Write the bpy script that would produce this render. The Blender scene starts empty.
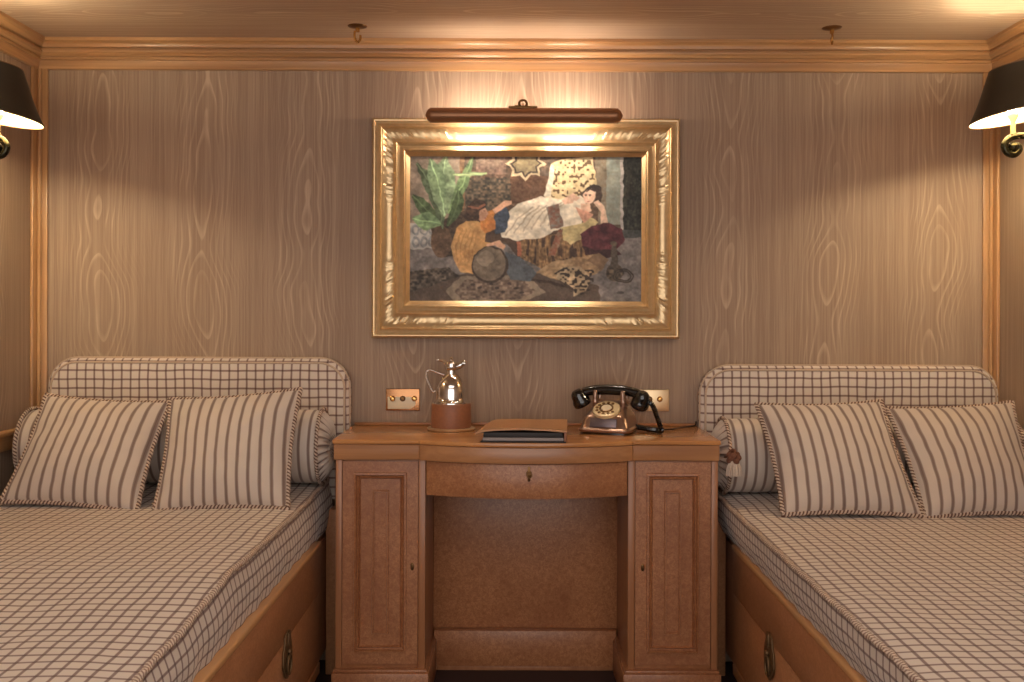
import bpy, bmesh, math, random
import numpy as np
from mathutils import Vector, Matrix, noise as mnoise

random.seed(7)
C = bpy.context.scene.collection
SC = bpy.context.scene

# ------------------------------------------------------------------ camera, world, light, exposure
EYE_Z, CAM_Y, FOC = 1.06, -3.0, 990.0
ROLL = math.radians(0.2)
PPX, PPY = 515.0, 311.0
cam_data = bpy.data.cameras.new('camera')
cam = bpy.data.objects.new('camera', cam_data)
C.objects.link(cam)
cam.location = (0, CAM_Y, EYE_Z)
cam.rotation_euler = (math.radians(90), -ROLL, 0)
cam_data.sensor_fit = 'HORIZONTAL'
cam_data.sensor_width = 36
cam_data.lens = FOC / 1024 * 36
cam_data.shift_x = -(PPX - 512) / 1024
cam_data.shift_y = -(341 - PPY) / 1024
cam_data.clip_start = 0.05
SC.camera = cam

SC.view_settings.view_transform = 'Standard'
SC.view_settings.look = 'None'
SC.view_settings.exposure = 0.0
SC.view_settings.gamma = 1.0
SC.view_settings.use_curve_mapping = False

world = bpy.data.worlds.new('world')
SC.world = world
world.use_nodes = True
bg = world.node_tree.nodes['Background']
bg.inputs[0].default_value = (1.0, 0.955, 0.925, 1)
bg.inputs[1].default_value = 2.2

def area_light(name, loc, rot, sx, sy, power, col):
    d = bpy.data.lights.new(name, 'AREA')
    d.shape = 'RECTANGLE'; d.size = sx; d.size_y = sy; d.energy = power; d.color = col
    o = bpy.data.objects.new(name, d); C.objects.link(o)
    o.location = loc; o.rotation_euler = rot
    return o
area_light('added_overhead_fill', (0.0, -2.35, 1.855), (0, 0, 0), 1.6, 0.9, 13, (1.0, 0.92, 0.84))  # added fill above the view, no known lamp of the cabin

SCONCE_W = 760.0      # emission strength of the sconce bulbs
PICTURE_W = 145.0     # emission strength of the picture light bulbs

def P(px, py, y):
    """world point on the plane Y=y that the photograph shows at pixel (px, py)"""
    dx, dy = px - PPX, py - PPY
    tx, ty = dx + ROLL * dy, dy - ROLL * dx
    d = y - CAM_Y
    return Vector((tx * d / FOC, y, EYE_Z - ty * d / FOC))

# ------------------------------------------------------------------ node helpers
class NT:
    def __init__(self, name, rough=0.5, metal=0.0, spec=0.5):
        self.mat = bpy.data.materials.new(name)
        self.mat.use_nodes = True
        self.t = self.mat.node_tree
        self.b = self.t.nodes['Principled BSDF']
        self.b.inputs['Roughness'].default_value = rough
        self.b.inputs['Metallic'].default_value = metal
        self.b.inputs['Specular IOR Level'].default_value = spec
    def n(self, t): return self.t.nodes.new(t)
    def link(self, a, b): self.t.links.new(a, b)
    def _in(self, sock, v):
        if isinstance(v, (int, float)): sock.default_value = v
        elif isinstance(v, (tuple, list)): sock.default_value = v
        else: self.link(v, sock)
    def m(self, op, a, b=None, c=None, clamp=False):
        k = self.n('ShaderNodeMath'); k.operation = op; k.use_clamp = clamp
        self._in(k.inputs[0], a)
        if b is not None: self._in(k.inputs[1], b)
        if c is not None: self._in(k.inputs[2], c)
        return k.outputs[0]
    def coords(self, kind='Object'):
        tc = self.n('ShaderNodeTexCoord')
        s = self.n('ShaderNodeSeparateXYZ'); self.link(tc.outputs[kind], s.inputs[0])
        return s.outputs[0], s.outputs[1], s.outputs[2]
    def uv(self): return self.coords('UV')
    def xyz(self, x, y, z):
        k = self.n('ShaderNodeCombineXYZ')
        for i, v in enumerate((x, y, z)): self._in(k.inputs[i], v)
        return k.outputs[0]
    def noise(self, vec, scale=1.0, detail=2.0, rough=0.5, dist=0.0):
        k = self.n('ShaderNodeTexNoise')
        k.inputs['Scale'].default_value = scale; k.inputs['Detail'].default_value = detail
        k.inputs['Roughness'].default_value = rough; k.inputs['Distortion'].default_value = dist
        self.link(vec, k.inputs['Vector'])
        return k.outputs['Fac']
    def ss(self, v, lo, hi):
        k = self.n('ShaderNodeMapRange'); k.interpolation_type = 'SMOOTHSTEP'
        self._in(k.inputs[0], v); k.inputs[1].default_value = lo; k.inputs[2].default_value = hi
        return k.outputs[0]
    def mix(self, f, a, b):
        k = self.n('ShaderNodeMix'); k.data_type = 'RGBA'
        self._in(k.inputs[0], f)
        for i, v in ((6, a), (7, b)):
            if isinstance(v, (tuple, list)): k.inputs[i].default_value = tuple(v) + ((1,) if len(v) == 3 else ())
            else: self.link(v, k.inputs[i])
        return k.outputs[2]
    def color(self, c):
        if isinstance(c, (tuple, list)): self.b.inputs['Base Color'].default_value = tuple(c) + ((1,) if len(c) == 3 else ())
        else: self.link(c, self.b.inputs['Base Color'])
    def bump(self, h, strength=0.2, dist=0.002):
        k = self.n('ShaderNodeBump'); k.inputs['Strength'].default_value = strength
        k.inputs['Distance'].default_value = dist
        self.link(h, k.inputs['Height']); self.link(k.outputs[0], self.b.inputs['Normal'])

def lin(r, g, b):
    f = lambda c: (c / 255 / 12.92) if c / 255 <= 0.04045 else ((c / 255 + 0.055) / 1.055) ** 2.4
    return (f(r), f(g), f(b))

# ------------------------------------------------------------------ materials
def limed_oak(name, axes, off=0.0, period=0.318, base=(147, 121, 101), pale=(188, 163, 138)):
    """slip matched oak veneer, cathedral figure along the second axis"""
    n = NT(name, rough=0.55, spec=0.3)
    xyz = n.coords('Object')
    u, v = xyz[axes[0]], xyz[axes[1]]
    us = n.m('ADD', u, off)
    leaf = n.m('FLOOR', n.m('DIVIDE', us, period))
    um = n.m('SUBTRACT', us, n.m('MULTIPLY', n.m('ADD', leaf, 0.5), period))
    seed = n.m('MULTIPLY', leaf, 0.22)
    w1 = n.noise(n.xyz(0.0, n.m('MULTIPLY', v, 1.6), seed), 1, 2)
    um = n.m('ADD', um, n.m('MULTIPLY', n.m('SUBTRACT', w1, 0.5), 0.10))
    w2 = n.noise(n.xyz(n.m('MULTIPLY', um, 14.0), n.m('MULTIPLY', v, 5.5), seed), 1, 2)
    um = n.m('ADD', um, n.m('MULTIPLY', n.m('SUBTRACT', w2, 0.5), 0.008))
    au = n.m('SQRT', n.m('ADD', n.m('MULTIPLY', um, um), 0.00010))
    g = n.m('ADD', n.m('MULTIPLY', n.m('MULTIPLY', au, au), 230.0), n.m('MULTIPLY', au, 30.0))
    nz = n.noise(n.xyz(n.m('MULTIPLY', um, 2.0), n.m('MULTIPLY', v, 2.3), n.m('ADD', seed, 5.0)), 1, 2.0, 0.5)
    g = n.m('ADD', g, n.m('MULTIPLY', nz, 9.0))
    fr = n.m('FRACT', g)
    ring = n.m('MULTIPLY', n.ss(fr, 0.60, 0.92), n.m('SUBTRACT', 1.0, n.ss(fr, 0.92, 1.0)))
    # rings fade to plain fine grain toward the leaf joints
    fade = n.m('SUBTRACT', 1.0, n.ss(n.m('ABSOLUTE', um), 0.045, 0.115))
    pores = n.noise(n.xyz(n.m('MULTIPLY', us, 420.0), n.m('MULTIPLY', v, 7.0), 0.0), 1, 3, 0.6)
    streak = n.noise(n.xyz(n.m('MULTIPLY', us, 75.0), n.m('MULTIPLY', v, 0.9), 3.0), 1, 3, 0.6)
    broad = n.noise(n.xyz(n.m('MULTIPLY', us, 9.0), n.m('MULTIPLY', v, 0.8), 8.0), 1, 2)
    patch = n.ss(n.noise(n.xyz(n.m('MULTIPLY', um, 16.0), n.m('MULTIPLY', v, 7.0), n.m('ADD', seed, 11.0)), 1, 2), 0.34, 0.66)
    f = n.m('MULTIPLY', n.m('MULTIPLY', ring, n.m('ADD', 0.25, n.m('MULTIPLY', patch, 0.75))), n.m('ADD', 0.10, n.m('MULTIPLY', fade, 0.54)))
    fine = n.noise(n.xyz(n.m('MULTIPLY', us, 170.0), n.m('MULTIPLY', v, 1.3), 6.0), 1, 3, 0.6)
    f = n.m('ADD', f, n.m('MULTIPLY', n.ss(streak, 0.40, 0.72), 0.26))
    f = n.m('ADD', f, n.m('MULTIPLY', n.ss(fine, 0.46, 0.66), 0.26))
    f = n.m('ADD', f, n.m('MULTIPLY', n.ss(pores, 0.45, 0.75), 0.26))
    f = n.m('ADD', f, n.m('MULTIPLY', n.m('SUBTRACT', broad, 0.5), 0.45), clamp=True)
    n.color(n.mix(f, lin(*base), lin(*pale)))
    n.bump(pores, 0.12, 0.001)
    return n.mat

def trim_wood(name, along, c1, c2, rough=0.32, k=60.0):
    n = NT(name, rough=rough, spec=0.5)
    xyz = list(n.coords('Object'))
    sc = [n.m('MULTIPLY', xyz[i], 1.6 if i == along else k) for i in range(3)]
    a = n.noise(n.xyz(*sc), 1, 4, 0.6, 0.4)
    sc2 = [n.m('MULTIPLY', xyz[i], 3.0 if i == along else 9.0) for i in range(3)]
    b = n.noise(n.xyz(*sc2), 1, 2)
    f = n.m('ADD', n.m('MULTIPLY', n.ss(a, 0.3, 0.7), 0.65), n.m('MULTIPLY', n.ss(b, 0.35, 0.7), 0.35))
    n.color(n.mix(f, lin(*c1), lin(*c2)))
    n.b.inputs['Coat Weight'].default_value = 0.25
    n.b.inputs['Coat Roughness'].default_value = 0.2
    return n.mat

def burl_wood(name, c1, c2, c3, rough=0.38, coat=0.3, stretch=(1, 1, 1)):
    """finely flecked satin veneer"""
    n = NT(name, rough=rough, spec=0.45)
    x, y, z = n.coords('Object')
    x = n.m('MULTIPLY', x, stretch[0]); y = n.m('MULTIPLY', y, stretch[1]); z = n.m('MULTIPLY', z, stretch[2])
    vec = n.xyz(x, y, z)
    a = n.noise(vec, 130, 3, 0.6, 1.2)
    b = n.noise(vec, 26, 3, 0.6, 2.0)
    c = n.noise(vec, 4, 2)
    col = n.mix(n.ss(a, 0.32, 0.68), lin(*c1), lin(*c2))
    f = n.m('ADD', n.m('MULTIPLY', n.ss(b, 0.4, 0.7), 0.35), n.m('MULTIPLY', n.ss(c, 0.4, 0.65), 0.35))
    n.color(n.mix(f, col, lin(*c3)))
    n.b.inputs['Coat Weight'].default_value = coat
    n.b.inputs['Coat Roughness'].default_value = 0.16
    return n.mat

CREAM_L = (214, 198, 183)
CREAM, BROWN, DARK = (206, 189, 174), (132, 104, 95), (94, 70, 64)
def check_cloth(name, pitch=0.0275, lw=0.105):
    n = NT(name, rough=0.9, spec=0.15)
    u, v, _ = n.uv()
    wob = n.noise(n.xyz(u, v, 0.0), 9, 2)
    u2 = n.m('ADD', u, n.m('MULTIPLY', n.m('SUBTRACT', wob, 0.5), 0.008))
    wob2 = n.noise(n.xyz(v, u, 4.0), 9, 2)
    v2 = n.m('ADD', v, n.m('MULTIPLY', n.m('SUBTRACT', wob2, 0.5), 0.008))
    def line(c):
        d = n.m('ABSOLUTE', n.m('SUBTRACT', n.m('FRACT', n.m('DIVIDE', c, pitch)), 0.5))
        return n.m('SUBTRACT', 1.0, n.ss(d, lw - 0.045, lw + 0.045))
    lu, lv = line(u2), line(v2)
    weave = n.noise(n.xyz(n.m('MULTIPLY', u, 900.0), n.m('MULTIPLY', v, 900.0), 0.0), 1, 2)
    c = n.mix(weave, lin(*(k - 12 for k in CREAM_L)), lin(*(min(255, k + 10) for k in CREAM_L)))
    s = n.m('ADD', n.m('MULTIPLY', lu, 0.50), n.m('MULTIPLY', lv, 0.50))
    c = n.mix(n.m('MULTIPLY', n.m('MAXIMUM', lu, lv), 0.92), c, lin(*BROWN))
    c = n.mix(n.m('MULTIPLY', n.m('MULTIPLY', lu, lv), 0.85), c, lin(*DARK))
    n.color(c)
    n.bump(n.m('ADD', weave, s), 0.15, 0.0006)
    n.b.inputs['Sheen Weight'].default_value = 0.15
    return n.mat

def stripe_cloth(name, pitch=0.030, lw=0.155, cream=CREAM):
    n = NT(name, rough=0.9, spec=0.15)
    u, v, _ = n.uv()
    wob = n.noise(n.xyz(u, v, 0.0), 6, 2)
    u2 = n.m('ADD', u, n.m('MULTIPLY', n.m('SUBTRACT', wob, 0.5), 0.006))
    d = n.m('ABSOLUTE', n.m('SUBTRACT', n.m('FRACT', n.m('DIVIDE', u2, pitch)), 0.5))
    l = n.m('SUBTRACT', 1.0, n.ss(d, lw - 0.06, lw + 0.05))
    weave = n.noise(n.xyz(n.m('MULTIPLY', u, 900.0), n.m('MULTIPLY', v, 900.0), 0.0), 1, 2)
    c = n.mix(weave, lin(*(k - 14 for k in cream)), lin(*(min(255, k + 10) for k in cream)))
    c = n.mix(n.m('MULTIPLY', l, 0.8), c, lin(118, 92, 82))
    core = n.m('SUBTRACT', 1.0, n.ss(d, 0.0, 0.06))
    c = n.mix(n.m('MULTIPLY', core, 0.5), c, lin(*DARK))
    n.color(c)
    n.bump(weave, 0.12, 0.0006)
    n.b.inputs['Sheen Weight'].default_value = 0.15
    return n.mat

def rope_mat(name, ca=(204, 180, 160), cb=(112, 84, 72)):
    n = NT(name, rough=0.9, spec=0.1)
    u, v, _ = n.uv()      # u = turn, v = metres along
    d = n.m('FRACT', n.m('ADD', n.m('MULTIPLY', u, 2.0), n.m('MULTIPLY', v, 1 / 0.0095)))
    f = n.m('MULTIPLY', n.ss(d, 0.42, 0.52), n.m('SUBTRACT', 1.0, n.ss(d, 0.90, 1.0)))
    n.color(n.mix(f, lin(*ca), lin(*cb)))
    return n.mat

def plain(name, col, rough=0.5, metal=0.0, spec=0.5, coat=0.0, var=0.10, scale=40):
    n = NT(name, rough=rough, metal=metal, spec=spec)
    c = lin(*col)
    x, y, z = n.coords('Object')
    f = n.noise(n.xyz(x, y, z), scale, 3)
    n.color(n.mix(f, tuple(max(0, k * (1 - var)) for k in c), tuple(min(1, k * (1 + var)) for k in c)))
    n.b.inputs['Coat Weight'].default_value = coat
    return n.mat

def glow(name, col, strength):
    n = NT(name)
    n.color((0.9, 0.85, 0.75))
    n.b.inputs['Emission Color'].default_value = tuple(col) + (1,)
    n.b.inputs['Emission Strength'].default_value = strength
    return n.mat

M = {}
M['oak_wall'] = limed_oak('limed_oak_wall', (0, 2), off=0.147, period=0.3167)
M['oak_side'] = limed_oak('limed_oak_side', (1, 2), off=0.10)
M['oak_ceiling'] = limed_oak('limed_oak_ceiling', (1, 0), off=0.12, period=0.36, base=(172, 143, 120), pale=(208, 182, 154))
PINE1, PINE2 = (158, 112, 72), (196, 150, 102)
M['pine_x'] = trim_wood('honey_pine_crosswise', 0, PINE1, PINE2)
M['pine_y'] = trim_wood('honey_pine_lengthwise', 1, PINE1, PINE2)
M['pine_z'] = trim_wood('honey_pine_upright', 2, PINE1, PINE2)
M['desk'] = burl_wood('flecked_desk_veneer', (152, 97, 62), (184, 126, 84), (136, 82, 51), coat=.10)
M['desk_trim'] = trim_wood('desk_moulding', 0, (156, 104, 66), (180, 126, 82), rough=0.35)
M['desk_top'] = trim_wood('polished_desk_top', 0, (172, 112, 62), (196, 136, 82), rough=0.22)
M['desk_upright'] = trim_wood('desk_upright', 2, (148, 94, 58), (170, 114, 74), rough=0.42)
M['bed_wood'] = burl_wood('bed_side_veneer', (172, 116, 78), (192, 136, 94), (160, 104, 66), stretch=(1, .6, 1))
M['bed_rail'] = trim_wood('bed_rail_wood', 1, (198, 146, 96), (220, 168, 114), rough=0.35)
M['check'] = check_cloth('brown_check_cloth')
M['check_head'] = check_cloth('brown_check_headboard', 0.0266)
M['stripe'] = stripe_cloth('brown_stripe_cloth')
M['stripe_fine'] = stripe_cloth('brown_stripe_bolster', 0.0275)
M['rope'] = rope_mat('twisted_rope')
M['welt_rope'] = rope_mat('checked_welt', (214, 194, 174), (156, 128, 114))
M['welt'] = plain('cream_welt', (192, 166, 142), 0.9, var=0.2, scale=300)
M['tassel_cream'] = plain('tassel_cream', (214, 192, 172), 0.95, var=0.2, scale=200)
M['tassel_brown'] = plain('tassel_brown', (120, 76, 56), 0.95, var=0.25, scale=200)
M['gold'] = plain('gilded_wood', (212, 182, 138), 0.33, 0.75, var=0.18, scale=60)
M['brass'] = plain('polished_brass', (206, 160, 96), 0.20, 1.0, var=0.08)
M['brass_pale'] = plain('pale_brass_plate', (222, 192, 150), 0.28, 0.7, var=0.05)
M['brass_warm'] = plain('warm_brass_plate', (190, 136, 92), 0.25, 0.8, var=0.06)
M['brass_dark'] = plain('aged_brass', (120, 86, 52), 0.34, 0.9, var=0.25)
M['brass_dull'] = plain('dull_brass', (112, 84, 54), 0.5, 0.6, var=0.3)
M['copper'] = plain('copper_metal', (168, 138, 120), 0.28, 0.9, var=0.1)
M['steel'] = plain('polished_silver', (226, 222, 216), 0.10, 1.0, var=0.04)
M['lamp_bronze'] = plain('picture_light_bronze', (150, 104, 72), 0.38, 0.6, var=0.1)
M['leather'] = plain('tan_leather', (146, 92, 62), 0.5, var=0.2, scale=120)
M['leather_flap'] = plain('light_tan_leather', (186, 134, 90), 0.5, var=0.2, scale=120)
M['black_lining'] = plain('dark_lining', (34, 26, 24), 0.6)
M['paper'] = plain('paper_edge', (150, 138, 134), 0.8)
M['bakelite'] = plain('black_bakelite', (14, 12, 12), 0.12, spec=0.6, coat=0.4)
M['dial'] = plain('cream_dial', (222, 196, 150), 0.3, 0.2)
M['plate'] = plain('grey_plate', (112, 98, 100), 0.35, 0.6)
M['shade_black'] = plain('black_shade', (34, 27, 20), 0.45, var=0.15)
M['shade_inside'] = plain('cream_shade_lining', (244, 226, 190), 0.7, var=0.02)
M['shade_edge'] = plain('brown_shade_edge', (120, 84, 48), 0.5)
M['bronze_green'] = plain('dark_patinated_brass', (52, 48, 34), 0.22, 0.9, var=0.2)
M['candle'] = plain('cream_candle_tube', (226, 202, 150), 0.5)
M['bulb'] = glow('sconce_bulb', (1.0, 0.89, 0.62), SCONCE_W)
M['picture_bulb'] = glow('picture_bulb', (1.0, 0.89, 0.73), PICTURE_W)
M['floor'] = plain('dark_brown_carpet', (62, 36, 26), 0.95, var=0.4, scale=500)
M['ivory'] = plain('ivory_reflection_and_dial', (226, 206, 172), 0.4)

# ------------------------------------------------------------------ geometry helpers
class G:
    """a bag of vertices, faces and per-vertex uvs that becomes ONE mesh"""
    def __init__(self): self.v, self.f, self.uv, self.mi = [], [], [], []
    def add(self, vs, fs, uvs=None, mi=0):
        o = len(self.v)
        self.v += [Vector(p) for p in vs]
        self.uv += list(uvs) if uvs else [(0.0, 0.0)] * len(vs)
        self.f += [tuple(i + o for i in f) for f in fs]
        self.mi += [mi] * len(fs)
        return self
    def _bm(self, bm, mi=0):
        bm.verts.ensure_lookup_table(); bm.verts.index_update()
        self.add([v.co.copy() for v in bm.verts], [[v.index for v in f.verts] for f in bm.faces], None, mi)
        bm.free(); return self
    def box(self, x0, x1, y0, y1, z0, z1, bev=0.0015, seg=2, mat=None, mi=0):
        bm = bmesh.new()
        bmesh.ops.create_cube(bm, size=1.0)
        for v in bm.verts:
            v.co = Vector(((x0 + x1) / 2 + v.co.x * (x1 - x0), (y0 + y1) / 2 + v.co.y * (y1 - y0), (z0 + z1) / 2 + v.co.z * (z1 - z0)))
        if bev > 0: bmesh.ops.bevel(bm, geom=list(bm.edges), offset=bev, segments=seg, affect='EDGES', profile=0.5)
        if mat is not None: bm.transform(mat)
        return self._bm(bm, mi)
    def prism(self, poly, z0, z1, bev=0.002, seg=2, axes='xy'):
        bm = bmesh.new()
        if axes == 'xy': pt = lambda a, b, c: (a, b, c)
        elif axes == 'xz': pt = lambda a, b, c: (a, c, b)
        else: pt = lambda a, b, c: (c, a, b)
        lo = [bm.verts.new(pt(a, b, z0)) for a, b in poly]
        hi = [bm.verts.new(pt(a, b, z1)) for a, b in poly]
        k = len(poly)
        bm.faces.new(lo[::-1]); bm.faces.new(hi)
        for i in range(k): bm.faces.new((lo[i], lo[(i + 1) % k], hi[(i + 1) % k], hi[i]))
        bmesh.ops.recalc_face_normals(bm, faces=list(bm.faces))
        if bev > 0:
            es = [e for e in bm.edges if len(e.link_faces) == 2 and e.calc_face_angle(0) > 0.5]
            bmesh.ops.bevel(bm, geom=es, offset=bev, segments=seg, affect='EDGES', profile=0.5)
        return self._bm(bm)
    def lathe(self, prof, n=32, mat=None, cap=False, mi=0):
        vs, fs, uvs = [], [], []
        for r, z in prof:
            for i in range(n):
                a = 2 * math.pi * i / n
                vs.append(Vector((r * math.cos(a), r * math.sin(a), z))); uvs.append((i / n, z))
        for j in range(len(prof) - 1):
            for i in range(n):
                k = (i + 1) % n
                fs.append((j * n + i, j * n + k, (j + 1) * n + k, (j + 1) * n + i))
        if cap:
            fs.append(tuple(range(n))[::-1]); fs.append(tuple((len(prof) - 1) * n + i for i in range(n)))
        if mat is not None: vs = [mat @ p for p in vs]
        return self.add(vs, fs, uvs, mi)
    def tube(self, pts, r, n=10, closed=False, cap=True, twist=0.0, mi=0):
        pts = [Vector(p) for p in pts]; k = len(pts)
        rs = r if isinstance(r, (list, tuple)) else [r] * k
        tang = []
        for i in range(k):
            a = pts[(i - 1) % k] if closed or i > 0 else pts[0]
            b = pts[(i + 1) % k] if closed or i < k - 1 else pts[-1]
            t = (b - a); tang.append(t.normalized() if t.length > 1e-9 else Vector((0, 0, 1)))
        up = Vector((0, 0, 1)) if abs(tang[0].z) < 0.9 else Vector((1, 0, 0))
        nrm = (up - tang[0] * up.dot(tang[0])).normalized()
        vs, fs, uvs, L = [], [], [], 0.0
        for i in range(k):
            if i:
                nrm = (nrm - tang[i] * nrm.dot(tang[i]))
                nrm = nrm.normalized() if nrm.length > 1e-6 else tang[i].orthogonal().normalized()
                L += (pts[i] - pts[i - 1]).length
            bn = tang[i].cross(nrm)
            for j in range(n + 1):
                a = 2 * math.pi * j / n
                rr = rs[i]
                if twist: rr *= 1 + 0.16 * math.cos(2 * math.pi * (2 * j / n + 2 * L / twist))
                vs.append(pts[i] + nrm * (rr * math.cos(a)) + bn * (rr * math.sin(a))); uvs.append((j / n, L))
        m = n + 1
        for i in range(k if closed else k - 1):
            i2 = (i + 1) % k
            for j in range(n): fs.append((i * m + j, i * m + j + 1, i2 * m + j + 1, i2 * m + j))
        if cap and not closed:
            fs.append(tuple(range(n))[::-1]); fs.append(tuple((k - 1) * m + j for j in range(n)))
        return self.add(vs, fs, uvs, mi)
    def grid(self, fn, nu, nv, uvfn=None, flip=False):
        vs, fs, uvs = [], [], []
        for j in range(nv + 1):
            for i in range(nu + 1):
                u, v = i / nu, j / nv
                vs.append(Vector(fn(u, v))); uvs.append(uvfn(u, v) if uvfn else (u, v))
        for j in range(nv):
            for i in range(nu):
                q = (j * (nu + 1) + i, j * (nu + 1) + i + 1, (j + 1) * (nu + 1) + i + 1, (j + 1) * (nu + 1) + i)
                fs.append(q[::-1] if flip else q)
        return self.add(vs, fs, uvs)
    def ball(self, c, r, n=16, sc=(1, 1, 1)):
        prof = [(max(1e-5, r * math.sin(math.pi * j / n)), -r * math.cos(math.pi * j / n)) for j in range(n + 1)]
        return self.lathe(prof, n * 2, Matrix.Translation(c) @ Matrix.Diagonal((*sc, 1)))
    def rings(self, x0, x1, z0, z1, yf, rings, back=0.018):
        """rectangular panel facing -Y with nested mouldings: rings = [(inset, height toward viewer)]"""
        vs, fs = [], []
        lst = [(0.0, -back)] + list(rings)
        for ins, h in lst:
            vs += [(x0 + ins, yf - h, z0 + ins), (x1 - ins, yf - h, z0 + ins), (x1 - ins, yf - h, z1 - ins), (x0 + ins, yf - h, z1 - ins)]
        for k in range(len(lst) - 1):
            for i in range(4):
                j = (i + 1) % 4
                fs.append((k * 4 + i, k * 4 + j, k * 4 + 4 + j, k * 4 + 4 + i))
        e = (len(lst) - 1) * 4
        fs.append((e, e + 1, e + 2, e + 3)); fs.append((3, 2, 1, 0))
        return self.add(vs, fs)
    def obj(self, name, mat, parent=None, smooth=True, sharp=0.6):
        off = world_off(parent)
        me = bpy.data.meshes.new(name)
        me.from_pydata([tuple(p - off) for p in self.v], [], self.f)
        uvl = me.uv_layers.new(name='UVMap')
        idx = np.empty(len(me.loops), dtype=np.int32); me.loops.foreach_get('vertex_index', idx)
        uvl.data.foreach_set('uv', np.asarray(self.uv, dtype=np.float32)[idx].ravel())
        for mm in (mat if isinstance(mat, (list, tuple)) else [mat]): me.materials.append(mm)
        me.polygons.foreach_set('material_index', self.mi)
        me.update()
        if smooth:
            bm = bmesh.new(); bm.from_mesh(me)
            for f in bm.faces: f.smooth = True
            for e in bm.edges:
                if len(e.link_faces) == 2 and e.calc_face_angle(0) > sharp: e.smooth = False
            bm.to_mesh(me); bm.free()
        o = bpy.data.objects.new(name, me); C.objects.link(o)
        if parent is not None: o.parent = parent
        return o

OFF = {}
def world_off(o): return OFF.get(o.name, Vector((0, 0, 0))) if o is not None else Vector((0, 0, 0))

def tag(o, label, cat, group=None):
    o['label'] = label; o['category'] = cat
    if group: o['group'] = group
    return o
def thing(name, loc, label, cat, group=None, world=True, rotz=0.0):
    """an Empty at the thing's base; parts are given in world coordinates unless world=False"""
    o = bpy.data.objects.new(name, None); C.objects.link(o)
    o.empty_display_size = 0.1
    o.location = loc; o.rotation_euler = (0, 0, rotz)
    if world: OFF[o.name] = Vector(loc)
    return tag(o, label, cat, group)
def part(g, name, mat, parent, label=None, smooth=True, sharp=0.6):
    o = g.obj(name, mat, parent, smooth, sharp)
    if parent.name in OFF: OFF[o.name] = OFF[parent.name]
    if label: o['label'] = label
    return o
def struct(g, name, mat, smooth=True, sharp=0.6):
    o = g.obj(name, mat, None, smooth, sharp); o['kind'] = 'structure'
    return o

def arc(cx, cy, r, a0, a1, n):
    return [(cx + r * math.cos(math.radians(a0 + (a1 - a0) * i / n)), cy + r * math.sin(math.radians(a0 + (a1 - a0) * i / n))) for i in range(n + 1)]
def smooth_path(pts, n=8):
    """Catmull-Rom through the points"""
    pts = [Vector(p) for p in pts]; out = []
    for i in range(len(pts) - 1):
        p0, p1, p2, p3 = pts[max(0, i - 1)], pts[i], pts[i + 1], pts[min(len(pts) - 1, i + 2)]
        for k in range(n):
            t = k / n
            out.append(0.5 * ((2 * p1) + (p2 - p0) * t + (2 * p0 - 5 * p1 + 4 * p2 - p3) * t * t + (3 * p1 - p0 - 3 * p2 + p3) * t ** 3))
    out.append(pts[-1]); return out
def resample(pts, step, closed=False):
    pts = [Vector(p) for p in pts]
    if closed: pts = pts + [pts[0]]
    d = [0.0]
    for a, b in zip(pts, pts[1:]): d.append(d[-1] + (b - a).length)
    k = max(4, int(d[-1] / step)); out = []; j = 0
    for i in range(k if closed else k + 1):
        t = d[-1] * i / k
        while j < len(d) - 2 and d[j + 1] < t: j += 1
        w = (t - d[j]) / max(1e-9, d[j + 1] - d[j])
        out.append(pts[j].lerp(pts[j + 1], w))
    return out

# ------------------------------------------------------------------ the room
XL, XR, ZC, YB = -1.450, 1.449, 1.874, -3.7
struct(G().box(XL - .05, XR + .05, YB, 0.05, -0.06, 0, 0), 'floor', M['floor'])
struct(G().box(XL - .05, XR + .05, YB, 0.05, ZC, ZC + .05, 0), 'ceiling', M['oak_ceiling'])
struct(G().box(XL - .05, XR + .05, 0, 0.05, 0, ZC, 0), 'wall_back', M['oak_wall'])
struct(G().box(XL - .05, XL, YB, 0.0, 0, ZC, 0), 'wall_left', M['oak_side'])
struct(G().box(XR, XR + .05, YB, 0.0, 0, ZC, 0), 'wall_right', M['oak_side'])

# crown moulding: (projection, drop below the ceiling)
CROWN = [(0.0, 0.0), (.044, 0), (.044, .009), (.040, .011)] + \
        [(.040 - .011 * math.sin(t * math.pi / 2 / 5), .011 + .015 * (1 - math.cos(t * math.pi / 2 / 5))) for t in range(1, 6)] + \
        [(.020, .0275), (.020, .032), (.027, .034), (.0285, .036), (.028, .040), (.022, .044), (.018, .050), (.013, .0515), (.013, .0545), (.019, .056), (.019, .061), (.013, .063), (.012, .068), (.012, .087), (.009, .089), (0, .089)]
def crown(name, a, b, inward, mat):
    """moulding along a->b on a wall; each end mitred at 45 degrees when it meets another"""
    a, b, inward = Vector(a), Vector(b), Vector(inward)
    t = (b - a).normalized(); vs, fs = [], []
    L = (b - a).length; n = 24; m = len(CROWN)
    for i in range(n + 1):
        for p, d in CROWN:
            s0 = p if a.y > -0.01 else 0.0
            s1 = p if b.y > -0.01 else 0.0
            q = a + t * (s0 + (L - s0 - s1) * i / n) + inward * p
            vs.append((q.x, q.y, ZC - d))
    for i in range(n):
        for j in range(m - 1): fs.append((i * m + j, i * m + j + 1, (i + 1) * m + j + 1, (i + 1) * m + j))
    return struct(G().add(vs, fs), name, mat, True, 0.35)
crown('trim_1', (XL, 0, 0), (XR, 0, 0), (0, -1, 0), M['pine_x'])
crown('trim_2', (XL, 0, 0), (XL, YB, 0), (1, 0, 0), M['pine_y'])
crown('trim_3', (XR, 0, 0), (XR, YB, 0), (-1, 0, 0), M['pine_y'])
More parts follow.
